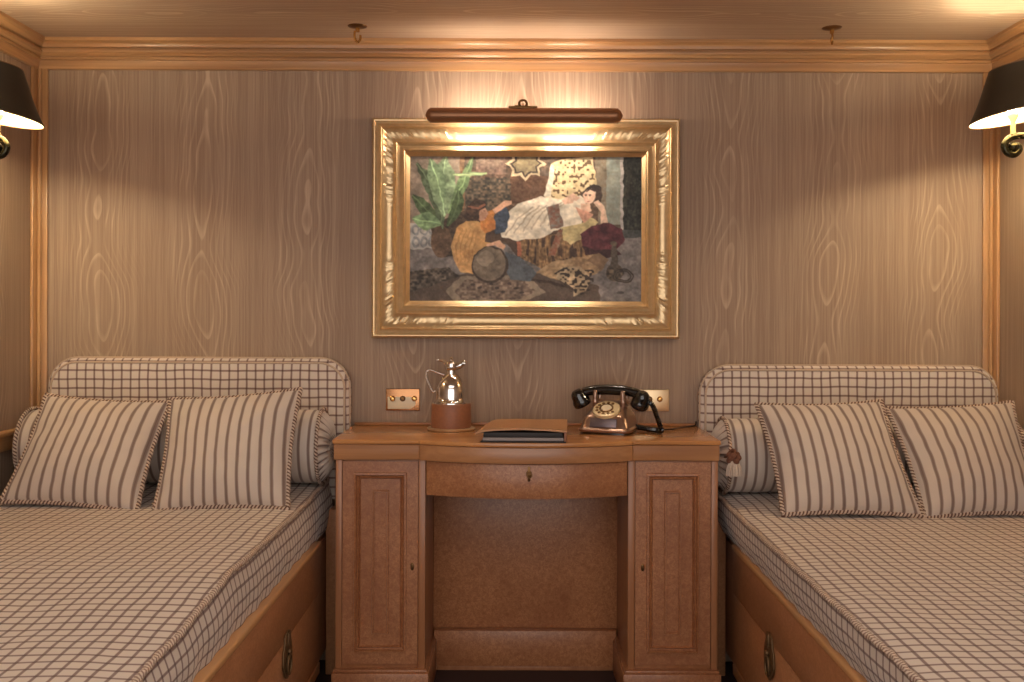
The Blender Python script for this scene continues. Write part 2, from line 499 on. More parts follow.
# upright corner posts
for k, (xw, s) in enumerate(((XL, 1), (XR, -1))):
    w, w2, t = .036, .044, .010
    g = G()
    bx = lambda a, b: (min(a, b), max(a, b))
    g.box(*bx(xw, xw + s * w), -t, 0, 0, ZC - .088, .003)
    g.box(*bx(xw, xw + s * t), -w2, -t, 0, ZC - .088, .003)
    g.box(*bx(xw + s * w * .55, xw + s * w * .62), -t - .002, -t, 0, ZC - .088, .0008)
    g.tube([(xw + s * (t + .004), -t - .004, 0.0), (xw + s * (t + .004), -t - .004, ZC - .088)], .006, 10)
    struct(g, 'trim_%d' % (4 + k), M['pine_z'])
# chair rail on the left wall beside the bed
g = G()
g.box(XL, XL + .030, -3.2, -.047, .703, .716, .003)
g.box(XL, XL + .018, -3.2, -.047, .660, .703, .003)
struct(g, 'trim_6', M['bed_rail'])
g = G()
g.box(XR - .030, XR, -3.2, -.047, .683, .696, .003)
g.box(XR - .018, XR, -3.2, -.047, .640, .683, .003)
struct(g, 'trim_7', M['bed_rail'])

# ------------------------------------------------------------------ beds
def make_bed(s, x_rail, z_rail, x_wall, hb, hb_top, label, hb_label):
    """s = +1 when the open side faces +X (left bed)"""
    y_foot, y_head = -2.06, -0.012
    root = thing('bed', ((x_rail + x_wall) / 2, (y_foot + y_head) / 2, 0), label, 'bed', 'single cabin beds')
    def b(g, xa, xb, *r, **k): return g.box(min(xa, xb), max(xa, xb), *r, **k)
    xi = x_rail - s * .018
    xw = x_wall + s * .035
    g = G()
    b(g, xw, xi - s * .002, y_foot, y_head - .055, .07, z_rail - .03, bev=.002)      # carcass
    b(g, xw, xi - s * .05, y_foot + .03, y_head - .08, 0, .07, bev=.002)              # recessed foot
    b(g, xw, xi - s * .012, y_foot, y_head - .055, z_rail - .03, z_rail - .008, bev=.002)
    part(g, 'base', M['bed_wood'], root)
    g = G()
    b(g, xi, x_rail, y_foot, -.295, .2915, z_rail - .016, bev=.0012)                  # side board above the drawers
    b(g, xi, x_rail, y_foot, -.295, .07, .100, bev=.0015)
    part(g, 'side_board', M['bed_wood'], root)
    g = G()
    b(g, xi - s * .03, x_rail + s * .004, y_foot, -.293, z_rail - .016, z_rail, bev=.005, seg=3)
    part(g, 'top_rail', M['bed_rail'], root, 'paler rounded rail along the bed edge')
    for (ya, yb, yl) in ((-1.14, -.296, -.69), (-2.05, -1.1425, -1.6)):
        g = G()
        b(g, xi, x_rail - s * .001, ya, yb, .1015, .2895, bev=.003)
        g_ = part(g, 'drawer', M['bed_wood'], root)
        # shaped drop plate with a swivelling catch that straddles the joint
        pl = G()
        c = (yl, .252)
        poly = [(c[0] + y * 1.6, c[1] + z) for y, z in ((-.016, .055), (.0, .062), (.016, .055), (.018, .036), (.026, .02), (.028, -.012), (.020, -.032), (.010, -.046), (0, -.052), (-.010, -.046), (-.020, -.032), (-.028, -.012), (-.026, .02), (-.018, .036))]
        xa, xb = x_rail, x_rail + s * .004
        pl.prism(poly, min(xa, xb), max(xa, xb), .0015, axes='yz')
        pl.tube([(xb + s * .003, c[0] + .016 * math.cos(t), c[1] - .018 + .022 * math.sin(t)) for t in [2 * math.pi * i / 24 for i in range(24)]], .003, 8, closed=True)
        pl.ball((xb + s * .003, c[0], c[1] + .012), .006, 8)
        pl.box(min(xa, xb + s * .004), max(xa, xb + s * .004), c[0] - .007, c[0] + .007, c[1] + .026, c[1] + .056, .002)
        part(pl, 'lock_plate', M['brass_dull'], g_, 'aged brass catch on the drawer')
    g = G()
    gx = x_rail + s * .039
    b(g, xi, gx, -.12, -.06, .0, z_rail + .05, bev=.002)
    part(g, 'filler', M['bed_wood'], root)
    # upholstered headboard with rounded upper corners
    x0, x1 = hb
    zb, R, th = .50, .088, .052
    def outline(ins):
        pts = [(x0 + ins, zb), ]
        r = R - ins
        pts += [(x, z) for x, z in arc(x0 + R, hb_top - R, r, 180, 90, 12)]
        pts += [(x, z) for x, z in arc(x1 - R, hb_top - R, r, 90, 0, 12)]
        pts.append((x1 - ins, zb))
        return pts
    layers = [(0, -.002), (0, -.034), (.002, -.042), (.006, -.0475), (.010, -.050), (.014, -.0495), (.020, -.052), (.05, -.0535)]
    vs, uvs, fs = [], [], []
    m = len(outline(0))
    for ins, y in layers:
        for x, z in outline(ins):
            vs.append((x, y - .001, z)); uvs.append((x - x0 + .002, z - (hb_top + .004)))
    for k in range(len(layers) - 1):
        for i in range(m - 1): fs.append((k * m + i, k * m + i + 1, (k + 1) * m + i + 1, (k + 1) * m + i))
    fs.append(tuple((len(layers) - 1) * m + i for i in range(m)))
    fs.append(tuple(range(m))[::-1])
    g = G().add(vs, fs, uvs)
    h = part(g, 'headboard', M['check_head'], root, hb_label, sharp=1.2)
    w = G().tube(resample([(x, -.0515, z) for x, z in outline(.0125)], .008), .0032, 8)
    part(w, 'piping', M['welt'], h)
    w = G().tube(resample([(x, -.034, z) for x, z in outline(-.001)], .008), .0032, 8)
    part(w, 'piping', M['welt'], h)
    return root

make_bed(1, -.530, .430, XL, (-1.394, -.495), .9155, 'built-in wooden bed on the left of the desk with checked headboard', 'brown and cream checked headboard')
make_bed(-1, .598, .426, XR, (.556, 1.4465), .899, 'built-in wooden bed on the right of the desk with checked headboard', 'brown and cream checked headboard')

def fb(x, y, s): return mnoise.noise(Vector((x * s, y * s, 3.7)))
def make_mattress(s, xe_top, xe_bot, x_wall, z_bot, ztop, label):
    """ztop(y): height of the welt; s = +1 open side toward +X"""
    y0, y1 = -2.03, -.070
    root = thing('mattress', ((xe_top + x_wall) / 2, (y0 + y1) / 2, z_bot), label, 'mattress', 'checked mattresses')
    xw = x_wall + s * .04
    W = abs(xe_top - xw)
    def top(u, v):
        x = xw + (xe_top - xw) * u
        y = y1 + (y0 - y1) * v
        e = min(abs(x - xe_top), .12) / .12
        z = ztop(y) + .004 * (1 - (1 - e) ** 2) + .0030 * fb(x, y, 5) + .0016 * fb(x + 7, y, 14)
        ew = min(abs(x - xw), .06) / .06
        z -= .02 * (1 - ew) ** 2
        return (x + .002 * fb(x, y, 6), y, z)
    g = G()
    g.grid(top, 70, 150, lambda u, v: ((xw + (xe_top - xw) * u), y1 + (y0 - y1) * v + .006 * math.sin(u * 5)), flip=(s > 0))
    def side(u, v):
        y = y1 + (y0 - y1) * v
        zt = ztop(y); z = zt + (z_bot - zt) * u
        bul = .010 * math.sin(math.pi * u) + .003 * fb(y, z, 9) + .0025 * math.sin(y * 60) * (u ** 2)
        x = xe_top + (xe_bot - xe_top) * u + s * bul
        return (x, y, z)
    g.grid(side, 10, 150, lambda u, v: (u * .125 + .004, y1 + (y0 - y1) * v), flip=(s > 0))
    def foot(u, v):
        x = xw + (xe_top - xw) * u; zt = top(u, 1)[2]
        xb = xw + (xe_bot - xw) * u
        return (x + (xb - x) * v, y0 - .006 * math.sin(math.pi * v), zt + (z_bot - zt) * v)
    g.grid(foot, 30, 6, lambda u, v: (xw + (xe_top - xw) * u, v * .12), flip=(s > 0))
    def head(u, v):
        x = xw + (xe_top - xw) * u; zt = top(u, 0)[2]
        xb = xw + (xe_bot - xw) * u
        return (x + (xb - x) * v, y1, zt + (z_bot - zt) * v)
    g.grid(head, 30, 6, lambda u, v: (xw + (xe_top - xw) * u, v * .12), flip=(s < 0))
    g.grid(lambda u, v: (xw + (xe_bot - xw) * u, y1 + (y0 - y1) * v, z_bot), 4, 8, flip=(s < 0))
    m = part(g, 'cover', M['check'], root, sharp=1.3)
    for zf, r in ((lambda y: ztop(y) + .002, .0060),):
        pts = [(xe_top + s * (.001 + .0015 * math.sin(y * 31)), y, zf(y)) for y in np.linspace(y1, y0, 240)]
        pts += [(x, y0, zf(y0)) for x in np.linspace(xe_top, xw, 60)][1:]
        part(G().tube(pts, r, 8, twist=.02), 'piping', M['welt_rope'], root)
    return root

def zt_left(y):
    pts = [(-.06, .558), (-.45, .545), (-.85, .544), (-1.08, .548), (-1.36, .524), (-1.70, .512), (-2.1, .500)]
    for (a, za), (b, zb) in zip(pts, pts[1:]):
        if y <= a and y >= b:
            t = (a - y) / (a - b)
            return za + (zb - za) * t
    return pts[0][1] if y > -.06 else pts[-1][1]
def zt_right(y):
    pts = [(-.06, .540), (-.45, .530), (-1.0, .531), (-1.6, .532), (-2.1, .525)]
    for (a, za), (b, zb) in zip(pts, pts[1:]):
        if y <= a and y >= b:
            return za + (zb - za) * (a - y) / (a - b)
    return pts[0][1] if y > -.06 else pts[-1][1]
make_mattress(1, -.552, -.546, XL, .424, zt_left, 'brown checked mattress on the left bed with a soft crease across it')
make_mattress(-1, .580, .608, XR, .420, zt_right, 'smooth brown checked mattress on the right bed')

# ------------------------------------------------------------------ bolsters
def make_bolster(xa, xb, yc, zc, R, open_side, label, tassel):
    """open_side: -1 / +1, the end next to the desk"""
    root = thing('bolster', ((xa + xb) / 2, yc, zc - R), label, 'bolster', 'striped bolsters')
    n = 64
    def body(u, v):
        x = xa + (xb - xa) * u; a = 2 * math.pi * v
        e = min(u, 1 - u) * (xb - xa)
        r = R * (1 - .04 * max(0, 1 - e / .03) ** 2) + .0012 * mnoise.noise(Vector((x * 12, math.cos(a) * 2, math.sin(a) * 2)))
        return (x, yc + r * math.cos(a), zc + r * math.sin(a))
    g = G().grid(body, 50, n, lambda u, v: (xa + (xb - xa) * u + .006, v * .66), flip=True)
    part(g, 'body', M['stripe_fine'], root)
    for xe, d in ((xa, -1), (xb, 1)):
        def cap(u, v):
            a = 2 * math.pi * v; rr = R * .965 * (1 - u * .94)
            ple = math.sin(a * 26 + u * 1.2) * .0045 * math.sin(math.pi * min(1, u * 1.15 + .08))
            dome = .030 * math.sin(min(1, u * 1.6) * math.pi / 2) - .016 * u * u
            return (xe + d * (dome + ple), yc + rr * math.cos(a), zc + rr * math.sin(a))
        g = G().grid(cap, 14, 208, lambda u, v: (v * .66 + u * .012, u * .1), flip=(d < 0))
        cpt = part(g, 'end_cap', M['stripe_fine'], root, 'gathered pleated end')
        part(G().ball((xe + d * .017, yc, zc), .014, 10, (.6, 1, 1)), 'button', M['stripe_fine'], cpt)
        pts = [(xe, yc + (R + .002) * math.cos(t), zc + (R + .002) * math.sin(t)) for t in np.linspace(0, 2 * math.pi, 260)[:-1]]
        part(G().tube(pts, .0052, 10, closed=True, twist=.026), 'cord_trim', M['rope'], root)
    if tassel:
        tx, ty, tz = tassel
        x_end = (xa if open_side < 0 else xb) + open_side * .022
        g = G()
        for q in range(3):
            pts = smooth_path([(x_end, yc, zc), ((x_end + tx) / 2, (yc + ty) / 2 + .006 * (q - 1), zc + .004), (tx, ty + .006 * (q - 1), tz + .035), (tx, ty, tz + .01)], 8)
            g.tube(pts, .004, 8)
        for k in range(10):
            a = k * .63
            g.ball((tx + .012 * math.cos(a), ty + .012 * math.sin(a), tz + .014 + .008 * math.sin(k * 2.1)), .009, 8)
        t = part(g, 'tassel', M['tassel_brown'], root, 'brown knotted head of the tassel')
        g = G()
        for k in range(60):
            a = k * 2.399; r = .022 * math.sqrt((k + .5) / 60)
            g.tube([(tx + r * .45 * math.cos(a), ty + r * .45 * math.sin(a), tz + .008), (tx + r * .9 * math.cos(a), ty + r * .9 * math.sin(a), tz - .014), (tx + r * math.cos(a), ty + r * math.sin(a), tz - .034)], .0019, 5)
        part(g, 'fringe', M['tassel_cream'], t, 'cream fringe')
    return root
make_bolster(-1.378, -.548, -.166, .671, .104, 1, 'striped bolster across the head of the left bed', None)
make_bolster(.596, 1.415, -.166, .650, .104, -1, 'striped bolster with a tassel across the head of the right bed', (.598, -.302, .648))

# ------------------------------------------------------------------ cushions
def make_cushion(tl, tr, br, bl, T, label, seed, phase=0.0):
    ctr = (tl + tr + br + bl) / 4
    base = Vector((ctr.x, ctr.y, min(bl.z, br.z)))
    root = thing('cushion', base, label, 'cushion', 'striped cushions')
    nrm = (tr - bl).cross(tl - br).normalized()
    if nrm.y > 0: nrm = -nrm
    W, H = ((tr - tl).length + (br - bl).length) / 2, ((tl - bl).length + (tr - br).length) / 2
    def mid(u, v):
        uu = u * (1 - .065 * (1 - v * v)); vv = v * (1 - .065 * (1 - u * u))
        a, b = (uu + 1) / 2, (vv + 1) / 2
        return (bl * (1 - a) + br * a) * (1 - b) + (tl * (1 - a) + tr * a) * b
    def surf(side):
        def f(p, q):
            u, v = p * 2 - 1, q * 2 - 1
            h = T * ((1 - u ** 4) * (1 - v ** 4)) ** .55 * (.62 + .38 * (1 - u * u) * (1 - v * v))
            e = (1 - abs(u) ** 6) * (1 - abs(v) ** 6)
            k = Vector((u * 2.2 + seed, v * 2.2, side))
            wr = .006 * mnoise.noise(k * 1.3) + .0045 * abs(mnoise.noise(Vector((u * 6 + v * 3 + seed, v * 2 - u * 2, side)))) 
            # soft pinches running in from the seams
            wr += .0022 * math.sin(v * 17 + seed) * max(0, abs(u) - .6) / .4 + .0022 * math.sin(u * 17 + seed) * max(0, abs(v) - .6) / .4
            return mid(u, v) + nrm * side * (h + wr * e)
        return f
    uvf = lambda p, q: (p * W + phase + .003 * math.sin(q * 5 + seed), q * H)
    g = G().grid(surf(1), 44, 44, uvf).grid(surf(-1), 44, 44, uvf, flip=True)
    part(g, 'cover', M['stripe'], root, sharp=1.5)
    edge = [mid(-1 + 2 * t, -1) for t in np.linspace(0, 1, 30)[:-1]] + [mid(1, -1 + 2 * t) for t in np.linspace(0, 1, 30)[:-1]] + \
           [mid(1 - 2 * t, 1) for t in np.linspace(0, 1, 30)[:-1]] + [mid(-1, 1 - 2 * t) for t in np.linspace(0, 1, 30)[:-1]]
    pts = resample(edge, .0026, True)
    part(G().tube(pts, .0062, 10, closed=True, twist=.026), 'cord_trim', M['rope'], root, 'brown and cream twisted rope edging')
    return root
GY = -.262
make_cushion(P(46, 395, GY), P(171, 402, GY + .005), P(137, 513, -.470), P(0, 502, -.440), .064, 'striped cushion at the far left end of the left bed, by the wall', 1.3)
make_cushion(P(170, 399, GY), P(301, 389, GY), P(288, 509, -.450), P(153, 512, -.466), .064, 'striped cushion on the left bed beside the desk', 4.1, .004)
make_cushion(P(756, 404, GY), P(881, 401, GY), P(924, 517, -.470), P(783, 515, -.470), .064, 'striped cushion on the right bed beside the desk', 7.7, .008)
make_cushion(P(886, 408, GY), P(1012, 402, GY + .01), P(1046, 515, -.450), P(925, 519, -.470), .064, 'striped cushion at the far right end of the right bed, by the wall', 9.4, .002)

# ------------------------------------------------------------------ desk
DX0, DX1, DZ = -.487, .552, .715
desk = thing('desk', ((DX0 + DX1) / 2, -.19, 0), 'wooden kneehole desk with bowed drawer between the two beds', 'desk')
BX, BH = .031, .285
def bow(x, y_side, depth): return y_side - depth * max(0.0, 1 - ((x - BX) / BH) ** 2)
def bowed(x0, x1, y_back, y_side, depth, step, xa=BX - BH, xb=BX + BH):
    pts = [(x0, y_back), (x0, y_side)]
    if x0 < xa: pts += [(xa, y_side)]
    for i in range(25):
        x = xa + (xb - xa) * i / 24
        pts.append((x, bow(x, y_side - step, depth)))
    if x1 > xb: pts += [(xb, y_side)]
    pts += [(x1, y_side), (x1, y_back)]
    return pts
g = G()
g.prism(bowed(DX0, DX1, -.008, -.356, .062, .005), DZ - .012, DZ, .003, 2)
part(g, 'desk_top', M['desk_top'], desk, 'polished paler top')
g = G()
g.prism(bowed(DX0 + .003, DX1 - .003, -.012, -.352, .062, .005), DZ - .055, DZ - .0125, .003, 2)
part(g, 'frieze', M['desk_trim'], desk)
g = G()
g.box(DX0 + .004, DX1 - .004, -.018, -.001, DZ + .0002, DZ + .008, .002)
part(g, 'back_lip', M['desk_trim'], desk)
DOOR = [(i, h * 1.5) for i, h in [(0, 0), (.030, 0), (.0315, .0035), (.036, .0040), (.0385, -.001), (.0415, -.0025), (.045, .001), (.048, -.004), (.078, -.004), (.0795, -.0015), (.083, -.0015), (.0845, -.0045)]]
for (x0, x1, d0, d1, p0, p1, keyx) in ((-.479, -.238, -.4605, -.2585, -.487, -.2275, P(412, 567, -.35).x), (.3045, .5455, .3245, .5265, .292, .5535, P(643, 567, -.35).x)):
    g = G()
    g.box(x0 + .002, x1 - .002, -.338, -.012, .10, DZ - .055, .001)
    g.box(x0, d0 - .0015, -.347, -.330, .10, DZ - .0555, .002)
    g.box(d1 + .0015, x1, -.347, -.330, .10, DZ - .0555, .002)
    part(g, 'pedestal', M['desk_upright'], desk)
    g = G()
    g.box(p0, p1, -.362, -.012, 0, .092, .003)
    g.box(p0 + .004, p1 - .004, -.357, -.012, .092, .1, .003)
    part(g, 'plinth', M['desk'], desk)
    g = G().rings(d0, d1, .113, .656, -.3455, DOOR, .008)
    door = part(g, 'door', M['desk'], desk, smooth=False)
    kz = P(412, 567, -.35).z
    g = G()
    mt = Matrix.Translation((keyx, -.3455, kz)) @ Matrix.Rotation(math.pi / 2, 4, 'X')
    g.lathe([(.0001, .0012), (.005, .0012), (.0065, .0004), (.0068, -.001)], 20, mt @ Matrix.Diagonal((.8, 1.6, 1, 1)))
    g.box(keyx - .001, keyx + .001, -.362, -.346, kz - .006, kz + .006, .0008)
    part(g, 'key', M['brass_dark'], door, 'small brass key in the lock')
# kneehole
g = G()
g.box(-.24, .307, -.052, -.040, .10, DZ - .056, .001)
part(g, 'back_panel', M['desk'], desk)
g = G()
g.box(-.236, .3025, -.085, -.053, .012, .118, .003)
part(g, 'kick_board', M['desk'], desk)
g = G()
g.box(-.237, .3035, -.080, -.050, 0.0, .012, .001)
part(g, 'toe_strip', M['desk_upright'], desk)
# bowed drawer
dz0, dz1 = .566, .6575
poly = []
xa, xb = -.2365, .303
for i in range(25):
    x = xa + (xb - xa) * i / 24
    poly.append((x, -.346 - .058 * max(0, 1 - ((x - BX - .002) / .270) ** 2)))
poly = [(xa, -.10)] + poly + [(xb, -.10)]
drawer = part(G().prism(poly, dz0, dz1, .002), 'drawer', M['desk'], desk)
k = P(529, 474, -.404)
g = G()
esc = [(k.x + a, k.z + b) for a, b in ((-.004, .018), (0, .021), (.004, .018), (.0035, .010), (.0075, .004), (.0075, -.004), (.0035, -.010), (.004, -.018), (0, -.021), (-.004, -.018), (-.0035, -.010), (-.0075, -.004), (-.0075, .004), (-.0035, .010))]
g.prism(esc, -.4055, -.4030, .0006, axes='xz')
g.tube([(k.x + .001, -.404, k.z + .001), (k.x + .001, -.417, k.z + .001)], .0018, 8)
g.tube([(k.x + .001 + .006 * math.cos(t), -.419, k.z - .002 + .006 * math.sin(t)) for t in np.linspace(0, 2 * math.pi, 20)[:-1]], .0014, 6, closed=True)
part(g, 'key', M['brass_dark'], drawer, 'dark keyhole plate with its key')

# ------------------------------------------------------------------ wall sockets
def socket_plate(px0, py0, px1, py1, label, has_reflection):
    a, b = P(px0, py1, 0), P(px1, py0, 0)
    root = thing('wall_socket', ((a.x + b.x) / 2, -.004, (a.z + b.z) / 2), label, 'socket', 'brass socket plates')
    part(G().box(a.x, b.x, -.006, 0, a.z, b.z, .0022, 3), 'plate', M['brass_warm'] if has_reflection else M['brass_pale'], root)
    if has_reflection:
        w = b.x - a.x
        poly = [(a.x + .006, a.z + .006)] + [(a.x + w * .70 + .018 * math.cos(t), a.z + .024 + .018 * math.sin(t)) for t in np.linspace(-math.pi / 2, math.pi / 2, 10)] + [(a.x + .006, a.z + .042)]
        part(G().prism(poly, -.0078, -.0058, .0008, axes='xz'), 'cream_reflection', M['ivory'], root, 'cream reflection in the brass, modelled as a raised patch')  # cream shape stands in for a reflection in the polished plate
    for fx in ((.20, .50, .84) if has_reflection else (.42, .72)):
        c = (a.x + (b.x - a.x) * fx, -.006, a.z + (b.z - a.z) * (.55 if has_reflection else .56))
        mt = Matrix.Translation(c) @ Matrix.Rotation(math.pi / 2, 4, 'X')
        g = G().lathe([(.0085, 0), (.0085, .003), (.006, .0045), (.0045, .008), (.0001, .0085)], 20, mt)
        part(g, 'knob', M['brass_dark'] if fx == .50 or fx == .42 else M['brass'], root)
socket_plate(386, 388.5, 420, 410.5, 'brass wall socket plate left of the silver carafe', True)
socket_plate(635, 389.5, 669, 411, 'brass wall socket plate behind the telephone', False)

# ------------------------------------------------------------------ carafe
cx, cy = P(451, 430, -.13).x, -.125
car = thing('carafe', (cx, cy, DZ), 'silver vacuum carafe with leather wrapped base on the desk', 'carafe', world=False)
part(G().lathe([(.0001, .0005), (.066, .0005), (.0695, .003), (.070, .006), (.066, .008), (.0001, .008)], 48), 'base', M['brass_pale'], car, 'round metal foot plate')
part(G().lathe([(.0001, .008), (.0575, .008), (.058, .012), (.0575, .045), (.0572, .077), (.055, .080), (.0001, .080)], 48), 'leather_band', M['leather'], car, 'brown leather sleeve')
body = G().lathe([(.0545, .0795), (.0545, .083), (.0465, .087), (.0432, .092), (.0428, .102), (.0425, .114), (.0405, .129), (.0365, .143), (.030, .154), (.021, .163), (.0155, .168), (.0148, .178), (.018, .182), (.0195, .190), (.0185, .199), (.013, .205), (.004, .207), (.0035, .210), (.006, .213), (.0045, .217), (.0001, .218)], 48)
bodyo = part(body, 'body', M['steel'], car)
g = G().tube(smooth_path([(.012, 0, .188), (.026, 0, .194), (.036, 0, .201), (.041, 0, .198)], 6), [.010] * 7 + [.009] * 4 + [.0075] * 4 + [.006] * 4, 12)
part(g, 'spout', M['steel'], bodyo)
g = G().tube(smooth_path([(-.014, 0, .196), (-.026, 0, .206), (-.040, 0, .2085)], 6), .0032, 8)
g.ball((-.041, 0, .2085), .0042, 8)
part(g, 'lever', M['steel'], bodyo)
g = G().tube(smooth_path([(-.020, 0, .164), (-.036, 0, .170), (-.058, 0, .178), (-.071, 0, .176), (-.074, 0, .160), (-.066, 0, .138), (-.058, 0, .120), (-.052, 0, .113), (-.046, 0, .117)], 8), .0038, 10)
part(g, 'handle', M['steel'], bodyo)
car.scale = (1, 1, .965)
car.rotation_euler = (0, 0, math.radians(-8))

# ------------------------------------------------------------------ leather portfolio
fl = P(480, 441, -.398); fr = P(567, 442, -.402)
pf = thing('portfolio', (.036, -.28, DZ), 'brown leather portfolio lying on the desk', 'portfolio')
def slab(corners, z0, z1, name, mat, parent, label=None, bev=.0015, lift=0.0):
    g = G(); bm = bmesh.new()
    lo = [bm.verts.new((x, y, z0 + (lift if y > -.3 else 0))) for x, y in corners]
    hi = [bm.verts.new((x, y, z1 + (lift if y > -.3 else 0))) for x, y in corners]
    bm.faces.new(lo[::-1]); bm.faces.new(hi)
    for i in range(4): bm.faces.new((lo[i], lo[(i + 1) % 4], hi[(i + 1) % 4], hi[i]))
    bmesh.ops.recalc_face_normals(bm, faces=list(bm.faces))
    bmesh.ops.bevel(bm, geom=list(bm.edges), offset=bev, segments=2, affect='EDGES', profile=.5)
    g._bm(bm)
    return part(g, name, mat, parent, label)
Q = [(-.090, -.408), (.1345, -.412), (.150, -.160), (-.066, -.156)]
def inset(q, d):
    c = (sum(p[0] for p in q) / 4, sum(p[1] for p in q) / 4)
    return [(x + (d if x < c[0] else -d), y + (d if y < c[1] else -d)) for x, y in q]
slab(Q, DZ, DZ + .004, 'back_cover', M['black_lining'], pf)
slab(inset(Q, .006), DZ + .0042, DZ + .0125, 'pages', M['paper'], pf, 'edges of the papers inside')
slab(inset(Q, .008), DZ + .0126, DZ + .026, 'lining', M['black_lining'], pf)
# thick flap, arched along its front
def flap(side):
    def f(u, v):
        a = Vector((-.104, -.402, 0)).lerp(Vector((.1375, -.406, 0)), u)
        b = Vector((-.067, -.155, 0)).lerp(Vector((.151, -.159, 0)), u)
        p = a.lerp(b, v)
        p.z = DZ + .0285 + .0065 * math.sin(math.pi * u) * (1 - v) + .004 * v + .0012 * mnoise.noise(Vector((u * 4, v * 4, 1))) + side * .0022
        if u < .12: p.z -= .006 * (1 - u / .12) ** 2
        return p
    return f
g = G().grid(flap(1), 24, 16).grid(flap(-1), 24, 16, flip=True)
f1, f0 = flap(1), flap(-1)
for fn in (lambda u, v: (f0(u, 0), f1(u, 0))[int(v > .5)], lambda u, v: (f1(u, 1), f0(u, 1))[int(v > .5)]):
    g.grid(fn, 24, 1)
for fn in (lambda u, v: (f1(0, u), f0(0, u))[int(v > .5)], lambda u, v: (f0(1, u), f1(1, u))[int(v > .5)]):
    g.grid(fn, 16, 1, flip=True)
part(g, 'front_cover', M['leather_flap'], pf, 'tan leather flap')
slab([(.1295, -.411), (.1355, -.411), (.150, -.162), (.144, -.162)], DZ + .0005, DZ + .029, 'spine', M['leather'], pf)

# ------------------------------------------------------------------ telephone
ph_loc = P(609.5, 424, -.165); ph_loc.z = DZ
tel = thing('telephone', ph_loc, 'old copper rotary dial telephone with black handset on the desk', 'telephone', world=False, rotz=math.radians(-19))
# body: rounded rectangular sections stacked from skirt to cradle
def rrect(hx, hy, r, n=6):
    out = []
    for sx, sy, a0 in ((1, 1, 0), (-1, 1, 90), (-1, -1, 180), (1, -1, 270)):
        for i in range(n + 1):
            a = math.radians(a0 + 90 * i / n)
            out.append((sx * (hx - r) + r * math.cos(a), sy * (hy - r) + r * math.sin(a)))
    return out
def loft(secs):
    vs, fs = [], []
    for hx, hy, r, z, dy in secs:
        vs += [(x, y + dy, z) for x, y in rrect(hx, hy, r)]
    m = 28
    for k in range(len(secs) - 1):
        for i in range(m): fs.append((k * m + i, k * m + (i + 1) % m, (k + 1) * m + (i + 1) % m, (k + 1) * m + i))
    fs.append(tuple(range(m))[::-1]); fs.append(tuple((len(secs) - 1) * m + i for i in range(m)))
    return G().add(vs, fs)
part(loft([(.066, .068, .016, .0004, 0), (.066, .068, .016, .006, 0)]), 'foot', M['bakelite'], tel, 'black bottom edge')
part(loft([(.0735, .076, .018, .006, 0), (.0755, .078, .02, .009, 0), (.0755, .078, .02, .013, 0), (.0715, .074, .018, .0165, .001), (.0695, .072, .018, .018, .001), (.062, .064, .016, .047, .004), (.058, .060, .016, .052, .006), (.052, .048, .02, .064, .018), (.046, .036, .02, .078, .026), (.034, .024, .018, .086, .028)]), 'body', M['copper'], tel)
# front plate on the sloping face
fa = math.atan2(.008, .029)
mt = Matrix.Translation((0, -.0672, .0325)) @ Matrix.Rotation(-fa, 4, 'X')
part(G().box(-.040, .036, -.0016, .002, -.0125, .0125, .001, mat=mt), 'name_plate', M['plate'], tel, 'blank grey plate on the front')
# dial, tilted back
mt = Matrix.Translation((0, -.036, .0665)) @ Matrix.Rotation(math.radians(28), 4, 'X')
dial = part(G().lathe([(.0001, -.006), (.038, -.006), (.0395, 0), (.0385, .004), (.036, .005), (.0001, .005)], 48, mt), 'dial', M['dial'], tel, 'cream rotary dial')
g = G()
for k in range(10):
    a = math.radians(60 + k * 29)
    g.lathe([(.0001, .0064), (.0042, .0064), (.0046, .005)], 14, mt @ Matrix.Translation((.0275 * math.cos(a), .0275 * math.sin(a), 0)))
part(g, 'finger_holes', M['brass_dark'], dial)
g = G().lathe([(.0205, .005), (.0205, .0068), (.0165, .0072), (.0155, .005)], 32, mt)
part(g, 'dial_ring', M['brass_dark'], dial)
g = G().lathe([(.0150, .005), (.014, .0085), (.0001, .0088)], 32, mt)
part(g, 'dial_centre', M['ivory'], dial)
# cradle posts
for sx in (-1, 1):
    g = G()
    g.tube(smooth_path([(sx * .040, .012, .060), (sx * .041, -.002, .072), (sx * .0405, -.008, .092), (sx * .040, -.009, .110), (sx * .040, -.006, .116)], 6), [.011] * 6 + [.0085] * 6 + [.0065] * 13, 12)
    g.tube(smooth_path([(sx * .040, .030, .075), (sx * .0405, .046, .088), (sx * .040, .048, .108)], 6), [.009] * 6 + [.0065] * 7, 12)
    part(g, 'cradle_post', M['copper'], tel)
# handset
HZ = .103
pts = smooth_path([(-.093, .012, HZ - .004), (-.080, .016, HZ + .006), (-.052, .019, HZ + .013), (-.02, .020, HZ + .0155), (.02, .020, HZ + .0155), (.052, .019, HZ + .013), (.080, .016, HZ + .006), (.093, .012, HZ - .004)], 6)
rs = [.012 + .003 * math.cos(math.pi * (i / (len(pts) - 1) - .5)) for i in range(len(pts))]
hs = part(G().tube(pts, rs, 16), 'handset', M['bakelite'], tel)
for sx in (-1, 1):
    mt = Matrix.Translation((sx * .093, .006, HZ - .004)) @ Matrix.Rotation(math.radians(sx * 24), 4, 'Y') @ Matrix.Rotation(math.radians(18), 4, 'X')
    g = G().lathe([(.0001, .020), (.012, .0185), (.018, .013), (.0215, .004), (.0225, -.006), (.0245, -.010), (.0265, -.016), (.0265, -.026), (.024, -.030), (.018, -.0305), (.0001, -.028)], 32, mt)
    part(g, 'ear_cup' if sx < 0 else 'mouth_cup', M['bakelite'], hs)
